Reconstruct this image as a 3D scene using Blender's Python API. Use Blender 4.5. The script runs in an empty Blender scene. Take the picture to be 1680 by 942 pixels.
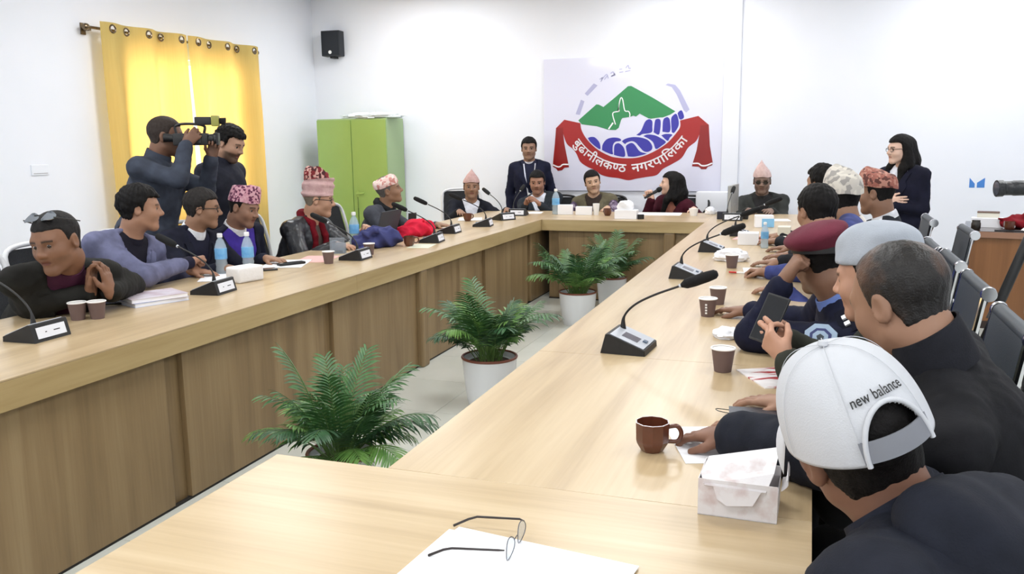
import bpy, math, random
import numpy as np
from mathutils import Vector, Matrix

# ---------------------------------------------------------------- camera, world, lights, exposure
sc = bpy.context.scene
col = sc.collection
sc.view_settings.view_transform = 'Standard'
sc.view_settings.look = 'None'
sc.view_settings.gamma = 1.0
sc.view_settings.exposure = 0.68
sc.view_settings.use_curve_mapping = False
CAMH = 1.50
def camera():
    yaw, pitch, roll = [math.radians(a) for a in (19.41, 9.69, 0.76)]
    f = Vector((-math.sin(yaw)*math.cos(pitch), math.cos(yaw)*math.cos(pitch), -math.sin(pitch)))
    r0 = Vector((math.cos(yaw), math.sin(yaw), 0)); d0 = f.cross(r0)
    r = r0*math.cos(roll) + d0*math.sin(roll); d = -r0*math.sin(roll) + d0*math.cos(roll)
    cd = bpy.data.cameras.new('camera'); cd.sensor_width = 36; cd.sensor_fit = 'HORIZONTAL'
    cd.lens = 1391.3/1680*36; cd.clip_start = 0.05; cd.clip_end = 200
    o = bpy.data.objects.new('camera', cd); col.objects.link(o)
    M = Matrix((r, -d, -f)).transposed().to_4x4(); M.translation = (0, 0, CAMH)
    o.matrix_world = M; sc.camera = o
camera()
w = bpy.data.worlds.new('sky'); sc.world = w; w.use_nodes = True
w.node_tree.nodes['Background'].inputs[0].default_value = (0.80, 0.90, 1.0, 1)
w.node_tree.nodes['Background'].inputs[1].default_value = 1.0
ROOM = dict(x0=-6.12, x1=3.6, y0=-6.8, y1=9.80, h=3.35)
sc.cycles.max_bounces = 6; sc.cycles.diffuse_bounces = 4; sc.cycles.glossy_bounces = 3; sc.cycles.transmission_bounces = 5
def area(name, loc, rot, sx, sy, power, color=(1, 1, 1)):
    l = bpy.data.lights.new(name, 'AREA'); l.shape = 'RECTANGLE'; l.size = sx; l.size_y = sy
    l.energy = power*2.2; l.color = color
    o = bpy.data.objects.new(name, l); col.objects.link(o); o.location = loc; o.rotation_euler = rot
    return o
# ceiling luminaires of the hall (their housings are built with the ceiling)
LAMPS = [(x, y) for y in (-5.6, -2.7, 0.2, 3.1, 6.0, 8.7) for x in (-4.3, -1.3, 1.7)]
for i, (x, y) in enumerate(LAMPS):
    area('ceiling_lamp_light', (x, y, ROOM['h']-0.075), (0, 0, 0), 1.1, 0.5, 8.0, (0.955, 0.98, 1.0))
# daylight entering through the curtained window of the left wall
area('window_daylight', (ROOM['x0']-0.30, 7.15, 1.75), (0, math.radians(-90), 0), 1.9, 2.2, 28, (1.0, 0.97, 0.92))

# ---------------------------------------------------------------- helpers
def lin(r, g, b):
    def f(c):
        c /= 255.0
        return c/12.92 if c <= 0.04045 else ((c+0.055)/1.055)**2.4
    return (f(r), f(g), f(b), 1.0)
MATS = {}
def mat(name, c, rough=0.6, metal=0.0, c2=None, scale=8.0, stretch=(1, 1, 1), detail=4.0, bump=0.0, bscale=None, spec=0.5,
        coat=0.0, attr=False, trans=0.0, alpha=None, ramp=(0.35, 0.65), sheen=0.0):
    if name in MATS: return MATS[name]
    m = bpy.data.materials.new(name); m.use_nodes = True; nt = m.node_tree; N = nt.nodes; L = nt.links
    b = N['Principled BSDF']
    b.inputs['Base Color'].default_value = lin(*c); b.inputs['Roughness'].default_value = rough
    b.inputs['Metallic'].default_value = metal; b.inputs['Specular IOR Level'].default_value = spec
    b.inputs['Coat Weight'].default_value = coat; b.inputs['Sheen Weight'].default_value = sheen
    if trans: b.inputs['Transmission Weight'].default_value = trans
    if c2 is not None or bump:
        tc = N.new('ShaderNodeTexCoord'); mp = N.new('ShaderNodeMapping'); mp.inputs['Scale'].default_value = stretch
        L.new(tc.outputs['Object'], mp.inputs[0])
    if c2 is not None:
        nz = N.new('ShaderNodeTexNoise'); nz.inputs['Scale'].default_value = scale; nz.inputs['Detail'].default_value = detail
        L.new(mp.outputs[0], nz.inputs['Vector'])
        cr = N.new('ShaderNodeValToRGB'); cr.color_ramp.elements[0].position = ramp[0]; cr.color_ramp.elements[1].position = ramp[1]
        cr.color_ramp.elements[0].color = lin(*c); cr.color_ramp.elements[1].color = lin(*c2)
        L.new(nz.outputs[0], cr.inputs[0]); L.new(cr.outputs[0], b.inputs['Base Color'])
    if attr:
        at = N.new('ShaderNodeAttribute'); at.attribute_name = 'tint'; L.new(at.outputs['Color'], b.inputs['Base Color'])
    if bump:
        n2 = N.new('ShaderNodeTexNoise'); n2.inputs['Scale'].default_value = bscale or scale*3; n2.inputs['Detail'].default_value = 4
        L.new(mp.outputs[0], n2.inputs['Vector'])
        bp = N.new('ShaderNodeBump'); bp.inputs['Strength'].default_value = bump; bp.inputs['Distance'].default_value = 0.01
        L.new(n2.outputs[0], bp.inputs['Height']); L.new(bp.outputs[0], b.inputs['Normal'])
    MATS[name] = m
    return m
def wood(name, c1, c2, c3, rough, axis, plank=0.0):
    m = bpy.data.materials.new(name); m.use_nodes = True; nt = m.node_tree; N = nt.nodes; L = nt.links
    b = N['Principled BSDF']; b.inputs['Roughness'].default_value = rough
    tc = N.new('ShaderNodeTexCoord'); mp = N.new('ShaderNodeMapping')
    s = [9, 9, 9]; s[axis] = 0.7; mp.inputs['Scale'].default_value = s
    L.new(tc.outputs['Object'], mp.inputs[0])
    n1 = N.new('ShaderNodeTexNoise'); n1.inputs['Scale'].default_value = 1.0; n1.inputs['Detail'].default_value = 6; n1.inputs['Distortion'].default_value = 0.6
    L.new(mp.outputs[0], n1.inputs['Vector'])
    mp2 = N.new('ShaderNodeMapping'); s2 = [90, 90, 90]; s2[axis] = 3; mp2.inputs['Scale'].default_value = s2
    L.new(tc.outputs['Object'], mp2.inputs[0])
    n2 = N.new('ShaderNodeTexNoise'); n2.inputs['Scale'].default_value = 1.0; n2.inputs['Detail'].default_value = 3; L.new(mp2.outputs[0], n2.inputs['Vector'])
    mx = N.new('ShaderNodeMath'); mx.operation = 'MULTIPLY_ADD'; mx.inputs[1].default_value = 0.25
    L.new(n2.outputs[0], mx.inputs[0]); L.new(n1.outputs[0], mx.inputs[2])
    cr = N.new('ShaderNodeValToRGB'); e = cr.color_ramp.elements
    e[0].position = 0.42; e[0].color = lin(*c1); e[1].position = 0.85; e[1].color = lin(*c3)
    k = e.new(0.62); k.color = lin(*c2)
    L.new(mx.outputs[0], cr.inputs[0]); L.new(cr.outputs[0], b.inputs['Base Color'])
    MATS[name] = m
    return m

def set_tags(o, label=None, cat=None, group=None, kind=None):
    if label: o['label'] = label
    if cat: o['category'] = cat
    if group: o['group'] = group
    if kind: o['kind'] = kind
    return o
def thing(name, label, cat, loc=(0, 0, 0), rz=0.0, group=None):
    o = bpy.data.objects.new(name, None); col.objects.link(o); o.empty_display_size = 0.1
    o.location = loc; o.rotation_euler = (0, 0, rz)
    return set_tags(o, label, cat, group)
def new_obj(name, me, m=None, parent=None, loc=None, rot=None):
    o = bpy.data.objects.new(name, me); col.objects.link(o)
    if m is not None and len(me.materials) == 0: me.materials.append(m)
    if parent is not None: o.parent = parent
    if loc is not None: o.location = loc
    if rot is not None: o.rotation_euler = rot
    return o
def copy_tree(o, parent=None):
    c = o.copy(); col.objects.link(c)
    if parent is not None: c.parent = parent
    for ch in list(o.children): copy_tree(ch, c)
    return c
def np_mesh(name, V, Fq, smooth=True, tint=None):
    """V (n,3), Fq list of faces or (m,k) array"""
    me = bpy.data.meshes.new(name)
    V = np.asarray(V, np.float32)
    if isinstance(Fq, np.ndarray):
        n, k = Fq.shape
        me.vertices.add(len(V)); me.vertices.foreach_set('co', V.ravel())
        me.loops.add(n*k); me.loops.foreach_set('vertex_index', Fq.astype(np.int32).ravel())
        me.polygons.add(n); me.polygons.foreach_set('loop_start', np.arange(0, n*k, k, dtype=np.int32))
        me.update(calc_edges=True)
    else:
        me.from_pydata([tuple(v) for v in V.tolist()], [], Fq); me.update()
    if smooth: me.polygons.foreach_set('use_smooth', np.ones(len(me.polygons), bool))
    if tint is not None:
        a = me.color_attributes.new('tint', 'FLOAT_COLOR', 'POINT')
        t4 = np.ones((len(V), 4), np.float32); t4[:, :3] = tint; a.data.foreach_set('color', t4.ravel())
    return me
def smooth_by_angle(me, ang=35):
    import bmesh
    bm = bmesh.new(); bm.from_mesh(me)
    for f in bm.faces: f.smooth = True
    for e in bm.edges:
        if len(e.link_faces) == 2 and e.calc_face_angle(0) > math.radians(ang): e.smooth = False
    bm.to_mesh(me); bm.free()
class MB:
    """collects boxes, tubes, lathes and prisms and links them as one mesh object"""
    def __init__(s): s.v = []; s.f = []; s.mi = []; s.cur = 0
    def add(s, vs, fs, M=None):
        n = len(s.v)
        for p in vs:
            p = Vector(p)
            if M is not None: p = M @ p
            s.v.append(tuple(p))
        for f in fs: s.f.append([i+n for i in f]); s.mi.append(s.cur)
        return s
    def box(s, x0, x1, y0, y1, z0, z1, bev=0.0, M=None):
        if bev <= 0:
            vs = [(x, y, z) for x in (x0, x1) for y in (y0, y1) for z in (z0, z1)]
            fs = [(0, 1, 3, 2), (4, 6, 7, 5), (0, 4, 5, 1), (2, 3, 7, 6), (0, 2, 6, 4), (1, 5, 7, 3)]
            return s.add(vs, fs, M)
        b = min(bev, (x1-x0)/2.01, (y1-y0)/2.01, (z1-z0)/2.01)
        import bmesh
        bm = bmesh.new(); bmesh.ops.create_cube(bm, size=1)
        for v in bm.verts: v.co = Vector(((x0+x1)/2+v.co.x*(x1-x0), (y0+y1)/2+v.co.y*(y1-y0), (z0+z1)/2+v.co.z*(z1-z0)))
        bmesh.ops.bevel(bm, geom=bm.edges[:], offset=b, segments=2, affect='EDGES', profile=0.6)
        bm.verts.index_update()
        s.add([v.co[:] for v in bm.verts], [[v.index for v in f.verts] for f in bm.faces], M); bm.free()
        return s
    def tube(s, path, r, seg=8, caps=True, M=None):
        P = [Vector(p) for p in path]; n = len(P)
        R = r if isinstance(r, (list, tuple)) else [r]*n
        T = [(P[min(i+1, n-1)]-P[max(i-1, 0)]).normalized() for i in range(n)]
        up = Vector((0, 0, 1)) if abs(T[0].z) < 0.9 else Vector((1, 0, 0))
        a = T[0].cross(up).normalized(); vs = []; fs = []
        for i in range(n):
            a = (a - T[i]*a.dot(T[i])).normalized(); b = T[i].cross(a)
            for k in range(seg):
                t = 2*math.pi*k/seg; vs.append(P[i] + (a*math.cos(t)+b*math.sin(t))*R[i])
        for i in range(n-1):
            for k in range(seg):
                k2 = (k+1) % seg; fs.append((i*seg+k, i*seg+k2, (i+1)*seg+k2, (i+1)*seg+k))
        if caps: fs.append(tuple(range(seg-1, -1, -1))); fs.append(tuple((n-1)*seg+k for k in range(seg)))
        return s.add(vs, fs, M)
    def lathe(s, prof, seg=24, M=None, sx=1, sy=1):
        vs = []; fs = []; n = len(prof)
        for (r, z) in prof:
            for k in range(seg):
                t = 2*math.pi*k/seg; vs.append((r*math.cos(t)*sx, r*math.sin(t)*sy, z))
        for i in range(n-1):
            for k in range(seg):
                k2 = (k+1) % seg; fs.append((i*seg+k, i*seg+k2, (i+1)*seg+k2, (i+1)*seg+k))
        if prof[0][0] > 1e-6: fs.append(tuple(range(seg-1, -1, -1)))
        if prof[-1][0] > 1e-6: fs.append(tuple((n-1)*seg+k for k in range(seg)))
        return s.add(vs, fs, M)
    def prism(s, poly, z0, z1, M=None):
        n = len(poly)
        ar = sum(poly[i][0]*poly[(i+1) % n][1]-poly[(i+1) % n][0]*poly[i][1] for i in range(n))
        if ar < 0: poly = poly[::-1]
        vs = [(x, y, z0) for x, y in poly]+[(x, y, z1) for x, y in poly]
        fs = [tuple(range(n-1, -1, -1)), tuple(range(n, 2*n))]+[(i, (i+1) % n, n+(i+1) % n, n+i) for i in range(n)]
        return s.add(vs, fs, M)
    def loft(s, rings, cap0=True, cap1=True, M=None, closed=True):
        n = len(rings[0]); vs = [p for r in rings for p in r]; fs = []
        for i in range(len(rings)-1):
            for k in range(n if closed else n-1):
                k2 = (k+1) % n; fs.append((i*n+k, i*n+k2, (i+1)*n+k2, (i+1)*n+k))
        if cap0 and closed: fs.append(tuple(range(n-1, -1, -1)))
        if cap1 and closed: fs.append(tuple((len(rings)-1)*n+k for k in range(n)))
        return s.add(vs, fs, M)
    def mesh(s, name, smooth=None):
        me = bpy.data.meshes.new(name); me.from_pydata(s.v, [], s.f); me.update()
        if max(s.mi or [0]) > 0: me.polygons.foreach_set('material_index', s.mi)
        if smooth: smooth_by_angle(me, smooth)
        return me
    def build(s, name, m=None, parent=None, loc=None, rot=None, smooth=None):
        me = s.mesh(name, smooth)
        if isinstance(m, (list, tuple)):
            for q in m: me.materials.append(q)
            m = None
        return new_obj(name, me, m, parent, loc, rot)
def spline(pts, n):
    """Catmull-Rom through pts"""
    P = [np.array(p, float) for p in pts]; P = [2*P[0]-P[1]]+P+[2*P[-1]-P[-2]]; out = []
    for i in range(1, len(P)-2):
        for k in range(n):
            t = k/n; a, b, c, d = P[i-1:i+3]
            out.append(0.5*((2*b)+(c-a)*t+(2*a-5*b+4*c-d)*t*t+(3*b-a-3*c+d)*t**3))
    out.append(P[-2]); return [tuple(p) for p in out]
def structure(o): o['kind'] = 'structure'; return o
rnd = random.Random(7)
# ---------------------------------------------------------------- the room
M_wall = mat('wall_paint', (234, 237, 245), 0.75, c2=(237, 239, 247), scale=1.5, bump=0.02, bscale=120)
M_ceil = mat('ceiling_paint', (245, 245, 245), 0.8)
M_tile = mat('polished_tile', (205, 208, 200), 0.12, c2=(214, 216, 209), scale=2.0)
M_grout = mat('grout', (176, 178, 172), 0.6)
M_white = mat('white_plastic', (235, 235, 235), 0.4)
M_black = mat('black_plastic', (22, 22, 24), 0.45)
M_chrome = mat('chrome', (215, 215, 218), 0.12, 1.0)
M_steel = mat('brushed_steel', (150, 150, 152), 0.35, 1.0)
X0, X1, Y0, Y1, HH = ROOM['x0'], ROOM['x1'], ROOM['y0'], ROOM['y1'], ROOM['h']
floor = structure(MB().box(X0-.2, X1+.2, Y0-.2, Y1+.2, -0.12, -0.008).build('floor', M_grout))
tile_me = MB().box(-.2985, .2985, -.2985, .2985, -0.008, 0.0, 0.0015).mesh('floor_tile'); tile_me.materials.append(M_tile)
def tiles(xa, xb, ya, yb):
    for i in range(xa, xb):
        for j in range(ya, yb): new_obj('floor_tile', tile_me, None, floor, (-2.55+.3+.6*i, .3+.6*j, 0))
tiles(0, 3, 2, 14)
tiles(5, 9, 6, 16)
def rest(x0, x1, y0, y1): return MB().box(x0, x1, y0, y1, -0.008, -0.0005)
rb = rest(X0, -2.551, Y0, Y1); rb.box(-.749, .449, Y0, Y1, -0.008, -0.0005); rb.box(-2.549, -.751, Y0, 1.199, -.008, -.0005); rb.box(-2.549, -.751, 8.401, Y1, -.008, -.0005)
rb.box(.451, 2.849, Y0, 3.599, -.008, -.0005); rb.box(.451, 2.849, 9.601, Y1, -.008, -.0005); rb.box(2.851, X1, Y0, Y1, -.008, -.0005)
rb.build('floor_tiling', M_tile, floor)
structure(MB().box(X0-.2, X1+.2, Y0-.2, Y1+.2, HH, HH+.12).build('ceiling', M_ceil))
structure(MB().box(X0-.2, X1+.2, Y1, Y1+.2, 0, HH).build('wall_back', M_wall))
structure(MB().box(X1, X1+.2, Y0, Y1, 0, HH).build('wall_right', M_wall))
structure(MB().box(X0-.2, X1+.2, Y0-.2, Y0, 0, HH).build('wall_front', M_wall))
WY0, WY1, WZ0, WZ1 = 6.42, 8.22, 0.85, 2.38
wl = MB(); wl.box(X0-.2, X0, Y0, WY0, 0, HH); wl.box(X0-.2, X0, WY1, Y1, 0, HH)
wl.box(X0-.2, X0, WY0, WY1, 0, WZ0); wl.box(X0-.2, X0, WY0, WY1, WZ1, HH)
structure(wl.build('wall_left', M_wall))
structure(MB().box(-.955, -.775, Y1-.035, Y1, 0, HH, .004).build('trim_1', M_wall))
for nm, bx in (('baseboard_back', (X0, X1, Y1-.012, Y1)), ('baseboard_left', (X0, X0+.012, Y0, Y1)), ('baseboard_right', (X1-.012, X1, Y0, Y1))):
    structure(MB().box(*bx, 0, .1, .003).build(nm, M_tile))
# window behind the curtain
def thin_glass():
    m = bpy.data.materials.new('window_glass'); m.use_nodes = True; N = m.node_tree.nodes; L = m.node_tree.links
    N.remove(N['Principled BSDF']); t = N.new('ShaderNodeBsdfTransparent'); g = N.new('ShaderNodeBsdfGlossy'); g.inputs['Roughness'].default_value = .03
    x = N.new('ShaderNodeMixShader'); x.inputs[0].default_value = .08
    L.new(t.outputs[0], x.inputs[1]); L.new(g.outputs[0], x.inputs[2]); L.new(x.outputs[0], N['Material Output'].inputs[0]); return m
M_glass = thin_glass()
win = structure(bpy.data.objects.new('window_1', None)); col.objects.link(win); win.location = (X0-.1, (WY0+WY1)/2, WZ0)
wf = MB(); hw = (WY1-WY0)/2; hz = WZ1-WZ0
wf.box(-.03, .03, -hw, -hw+.05, 0, hz); wf.box(-.03, .03, hw-.05, hw, 0, hz); wf.box(-.03, .03, -.03, .03, 0, hz)
wf.box(-.03, .03, -hw, hw, 0, .05); wf.box(-.03, .03, -hw, hw, hz-.05, hz)
wf.build('window_frame', M_white, win)
for s in (-1, 1): MB().box(-.003, .003, min(s*.03, s*(hw-.05)), max(s*.03, s*(hw-.05)), .05, hz-.05).build('pane', M_glass, win)

# ceiling luminaires
def emission(name, c, st):
    m = bpy.data.materials.new(name); m.use_nodes = True; N = m.node_tree.nodes; L = m.node_tree.links
    N.remove(N['Principled BSDF']); e = N.new('ShaderNodeEmission'); e.inputs[0].default_value = lin(*c); e.inputs[1].default_value = st
    L.new(e.outputs[0], N['Material Output'].inputs[0]); MATS[name] = m; return m
M_lamp = emission('lamp_diffuser', (255, 253, 250), 3.0)
fr = MB(); fr.box(-.60, .60, -.30, -.27, -.05, 0); fr.box(-.60, .60, .27, .30, -.05, 0); fr.box(-.60, -.57, -.27, .27, -.05, 0); fr.box(.57, .60, -.27, .27, -.05, 0)
fr_me = fr.mesh('frame'); fr_me.materials.append(M_white)
df_me = MB().box(-.57, .57, -.27, .27, -.045, -.035).mesh('diffuser'); df_me.materials.append(M_lamp)
for x, y in LAMPS:
    t = thing('ceiling_light', 'white rectangular ceiling light panel above the meeting tables', 'ceiling light', (x, y, HH), 0, 'ceiling light panels')
    new_obj('frame', fr_me, None, t); new_obj('diffuser', df_me, None, t)

# ---------------------------------------------------------------- curtain
def curtain_mat():
    m = bpy.data.materials.new('curtain_cloth'); m.use_nodes = True; N = m.node_tree.nodes; L = m.node_tree.links
    b = N['Principled BSDF']; b.inputs['Roughness'].default_value = .8
    tc = N.new('ShaderNodeTexCoord'); mp = N.new('ShaderNodeMapping'); mp.inputs['Scale'].default_value = (60, 60, 3); L.new(tc.outputs['Object'], mp.inputs[0])
    n = N.new('ShaderNodeTexNoise'); n.inputs['Scale'].default_value = 1; L.new(mp.outputs[0], n.inputs['Vector'])
    r = N.new('ShaderNodeValToRGB'); r.color_ramp.elements[0].color = lin(166, 158, 96); r.color_ramp.elements[1].color = lin(186, 178, 114)
    L.new(n.outputs[0], r.inputs[0]); L.new(r.outputs[0], b.inputs['Base Color'])
    t = N.new('ShaderNodeBsdfTranslucent'); t.inputs[0].default_value = lin(255, 198, 104)
    x = N.new('ShaderNodeMixShader'); x.inputs[0].default_value = .32
    L.new(b.outputs[0], x.inputs[1]); L.new(t.outputs[0], x.inputs[2]); L.new(x.outputs[0], N['Material Output'].inputs[0]); return m
M_curt = curtain_mat()
M_ring = mat('grommet_bronze', (120, 105, 85), .25, 1.0)
CX0, CZT, CZB = -5.98, 2.60, 0.06
def curtain(name, ya, yb, label, pull):
    t = thing(name, label, 'curtain', (CX0, (ya+yb)/2, CZB), 0, 'yellow eyelet curtains')
    W = yb-ya; n = 150; V = []; F = []; rows = list(np.linspace(0, .945, 24))+list(np.linspace(.949, 1, 15)); nz = len(rows)-1; zr = CZT-CZB-.055
    rc = [-W/2+W*(k+.5)/5 for k in range(5)]
    for v in rows:
        for i in range(n+1):
            u = i/n; amp = (.062*(1+.25*math.sin(3*v+u*7)))*(.55 if v > .93 else .55+.45*min(1, (.93-v)/.2)); ph = 2*math.pi*(2.5*u)
            y = -W/2+W*u; wob = .012*math.sin(5*v+9*u)
            if pull > 0: y += .07*max(0, 1-u*4.0)*min(1, max(0, (1-v)*1.6))*(1 if v < .96 else 0)
            x = amp*math.sin(ph)+.012*math.sin(2*ph+4*v)*(1-v)
            V.append((x, y+wob*(1-v), v*(CZT-CZB)))
    for j in range(nz):
        for i in range(n):
            a = j*(n+1)+i; c = [sum(V[q][k] for q in (a, a+1, a+n+2, a+n+1))/4 for k in range(3)]
            if any((c[1]-y_)**2+(c[2]-zr)**2 < .029**2 for y_ in rc): continue
            F.append((a, a+1, a+n+2, a+n+1))
    me = bpy.data.meshes.new('cloth'); me.from_pydata(V, [], F); me.update(); me.polygons.foreach_set('use_smooth', [True]*len(F))
    new_obj('cloth', me, M_curt, t)
    for k in range(5):
        u = (k+.5)/5; yy = rc[k]; ph = math.sin(2*math.pi*2.5*u); ring = MB(); pts = [(0, .033*math.cos(a), .033*math.sin(a)) for a in [2*math.pi*i/20 for i in range(21)]]
        ring.tube(pts, .0075, 7, caps=False); ring.build('grommet', M_ring, t, (.029*ph+.004, yy, zr), (0, 0, 0), 40)
    return t
curtain('curtain', 6.13, 7.24, 'yellow eyelet curtain panel on the window half nearer the wall socket', 0)
curtain('curtain', 7.26, 8.42, 'yellow eyelet curtain panel on the window half nearer the green cupboard', 1)
rod = thing('curtain_rod', 'brown metal curtain rod with knob ends above the window', 'curtain rod', (CX0-.062, 7.27, 2.545))
MB().tube([(0, -1.24, 0), (0, 1.2, 0)], .014, 12).build('rod', M_ring, rod, smooth=40)
for s, yy in ((-1, -1.24), (1, 1.2)):
    MB().lathe([(0, -.03), (.02, -.028), (.03, -.012), (.03, .012), (.02, .028), (0, .03)], 14).build('knob', M_ring, rod, (0, yy, 0), (math.radians(90), 0, 0), 40)
    MB().box(-.07, .01, -.012, .012, -.03, -.012).box(-.078, -.066, -.025, .025, -.06, .04).build('bracket', M_ring, rod, (0, yy*.97, 0))

# ---------------------------------------------------------------- wall things
t = thing('wall_plate', 'small blank white cover plate on the white wall left of the curtain', 'cover plate', (X0, 5.47, 1.28))
MB().box(0, .012, -.085, .085, 0, .085, .003).build('plate', M_wall, t)
MB().box(.012, .014, -.07, .07, .012, .016).build('slot', mat('slot_grey', (150, 148, 150), .6), t)
t = thing('wall_label', 'small blue sticker on the white wall above the brown desk', 'sticker', (1.60, Y1, 0.98))
bl = mat('sticker_blue', (70, 130, 205), .5)
MB().prism([(-.07, 0), (-.07, .1), (-.02, .04), (-.02, 0)], 0, .002, Matrix.Rotation(math.radians(90), 4, 'X')).build('mark', bl, t)
MB().prism([(.07, 0), (.07, .1), (.0, .05), (.0, 0)], 0, .002, Matrix.Rotation(math.radians(90), 4, 'X')).build('mark', bl, t)
# loudspeaker
t = thing('wall_speaker', 'small black loudspeaker high on the back wall above the green cupboard', 'speaker', (-5.775, 9.66, 2.60), math.radians(4))
sp = mat('speaker_cabinet', (38, 41, 47), .6, bump=.05, bscale=300)
MB().box(-.126, .126, -.02, .12, 0, .31, .01).build('cabinet', sp, t)
MB().box(-.116, .116, -.032, -.018, .012, .298, .008).build('grille', mat('speaker_grille', (34, 38, 45), .85, bump=.3, bscale=900), t)
MB().lathe([(0, 0), (.022, 0), (.022, .004), (0, .005)], 16).build('badge', M_white, t, (0, -.033, .045), (math.radians(90), 0, 0))
MB().box(-.03, .03, .02, .13, -.025, 0).build('bracket', M_black, t)
# green cupboard
M_green = mat('cupboard_green', (140, 170, 90), .38, c2=(144, 174, 94), scale=3)
t = thing('steel_cupboard', 'lime green two-door steel cupboard in the corner', 'cupboard', (-5.34, 9.30, 0))
cb = MB(); cb.box(-.48, .48, .02, .47, .06, 1.81, .006); cb.build('body', mat('cupboard_side', (156, 180, 134), .4), t)
MB().box(-.46, .46, .03, .46, 0, .06).build('plinth', M_black, t)
for s in (-1, 1):
    d = MB().box(min(s*.004, s*.476), max(s*.004, s*.476), 0, .02, .08, 1.795, .004).build('door', M_green, t)
    if s > 0:
        hb = MB(); hb.box(.05, .075, -.006, 0, .72, .93, .002); hb.tube([(.062, -.004, .9), (.062, -.035, .9), (.085, -.04, .9), (.17, -.04, .905)], .011, 8)
        hb.build('handle', mat('handle_green', (150, 178, 95), .35), d, smooth=40)
        MB().box(.058, .066, -.008, 0, .45, .86).build('lock_strip', mat('lock_dark', (70, 96, 40), .5), d)
def crumple(name, rx, ry, rz, m, parent, loc, seed, f=9.0, a=.35):
    V = []; F = []; n, k = 28, 14; r = np.random.RandomState(seed); ph = r.rand(6, 4)*6.28; fr_ = r.randn(6, 3)*f
    for j in range(k+1):
        th = math.pi*j/k
        for i in range(n):
            p = 2*math.pi*i/n; d = np.array([math.sin(th)*math.cos(p), math.sin(th)*math.sin(p), math.cos(th)])
            s = 1+a*sum(abs(math.sin(fr_[q]@d*.5+ph[q, 0]))-.5 for q in range(6))/3
            V.append((rx*d[0]*s, ry*d[1]*s, max(0, rz*(d[2]*s+.55))))
    for j in range(k):
        for i in range(n): i2 = (i+1) % n; F.append((j*n+i, (j+1)*n+i, (j+1)*n+i2, j*n+i2))
    me = bpy.data.meshes.new(name); me.from_pydata(V, [], F); me.update()
    smooth_by_angle(me, 28)
    return new_obj(name, me, m, parent, loc)
t = thing('plastic_sheet', 'crumpled clear plastic sheet lying on top of the green cupboard', 'plastic sheet', (-5.10, 9.46, 1.81))
crumple('sheet', .36, .14, .045, mat('clear_plastic', (228, 238, 242), .2), t, (0, 0, 0), 3, 14, .5)
t = thing('carton', 'flat white carton with brown edge on the cupboard corner', 'carton', (-4.93, 9.62, 1.81), .2)
MB().box(-.08, .08, -.1, .1, 0, .05, .003).build('box', M_white, t); MB().box(-.08, .03, -.104, -.1, .02, .045).build('strip', mat('rust_strip', (96, 40, 30), .6), t)

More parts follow.
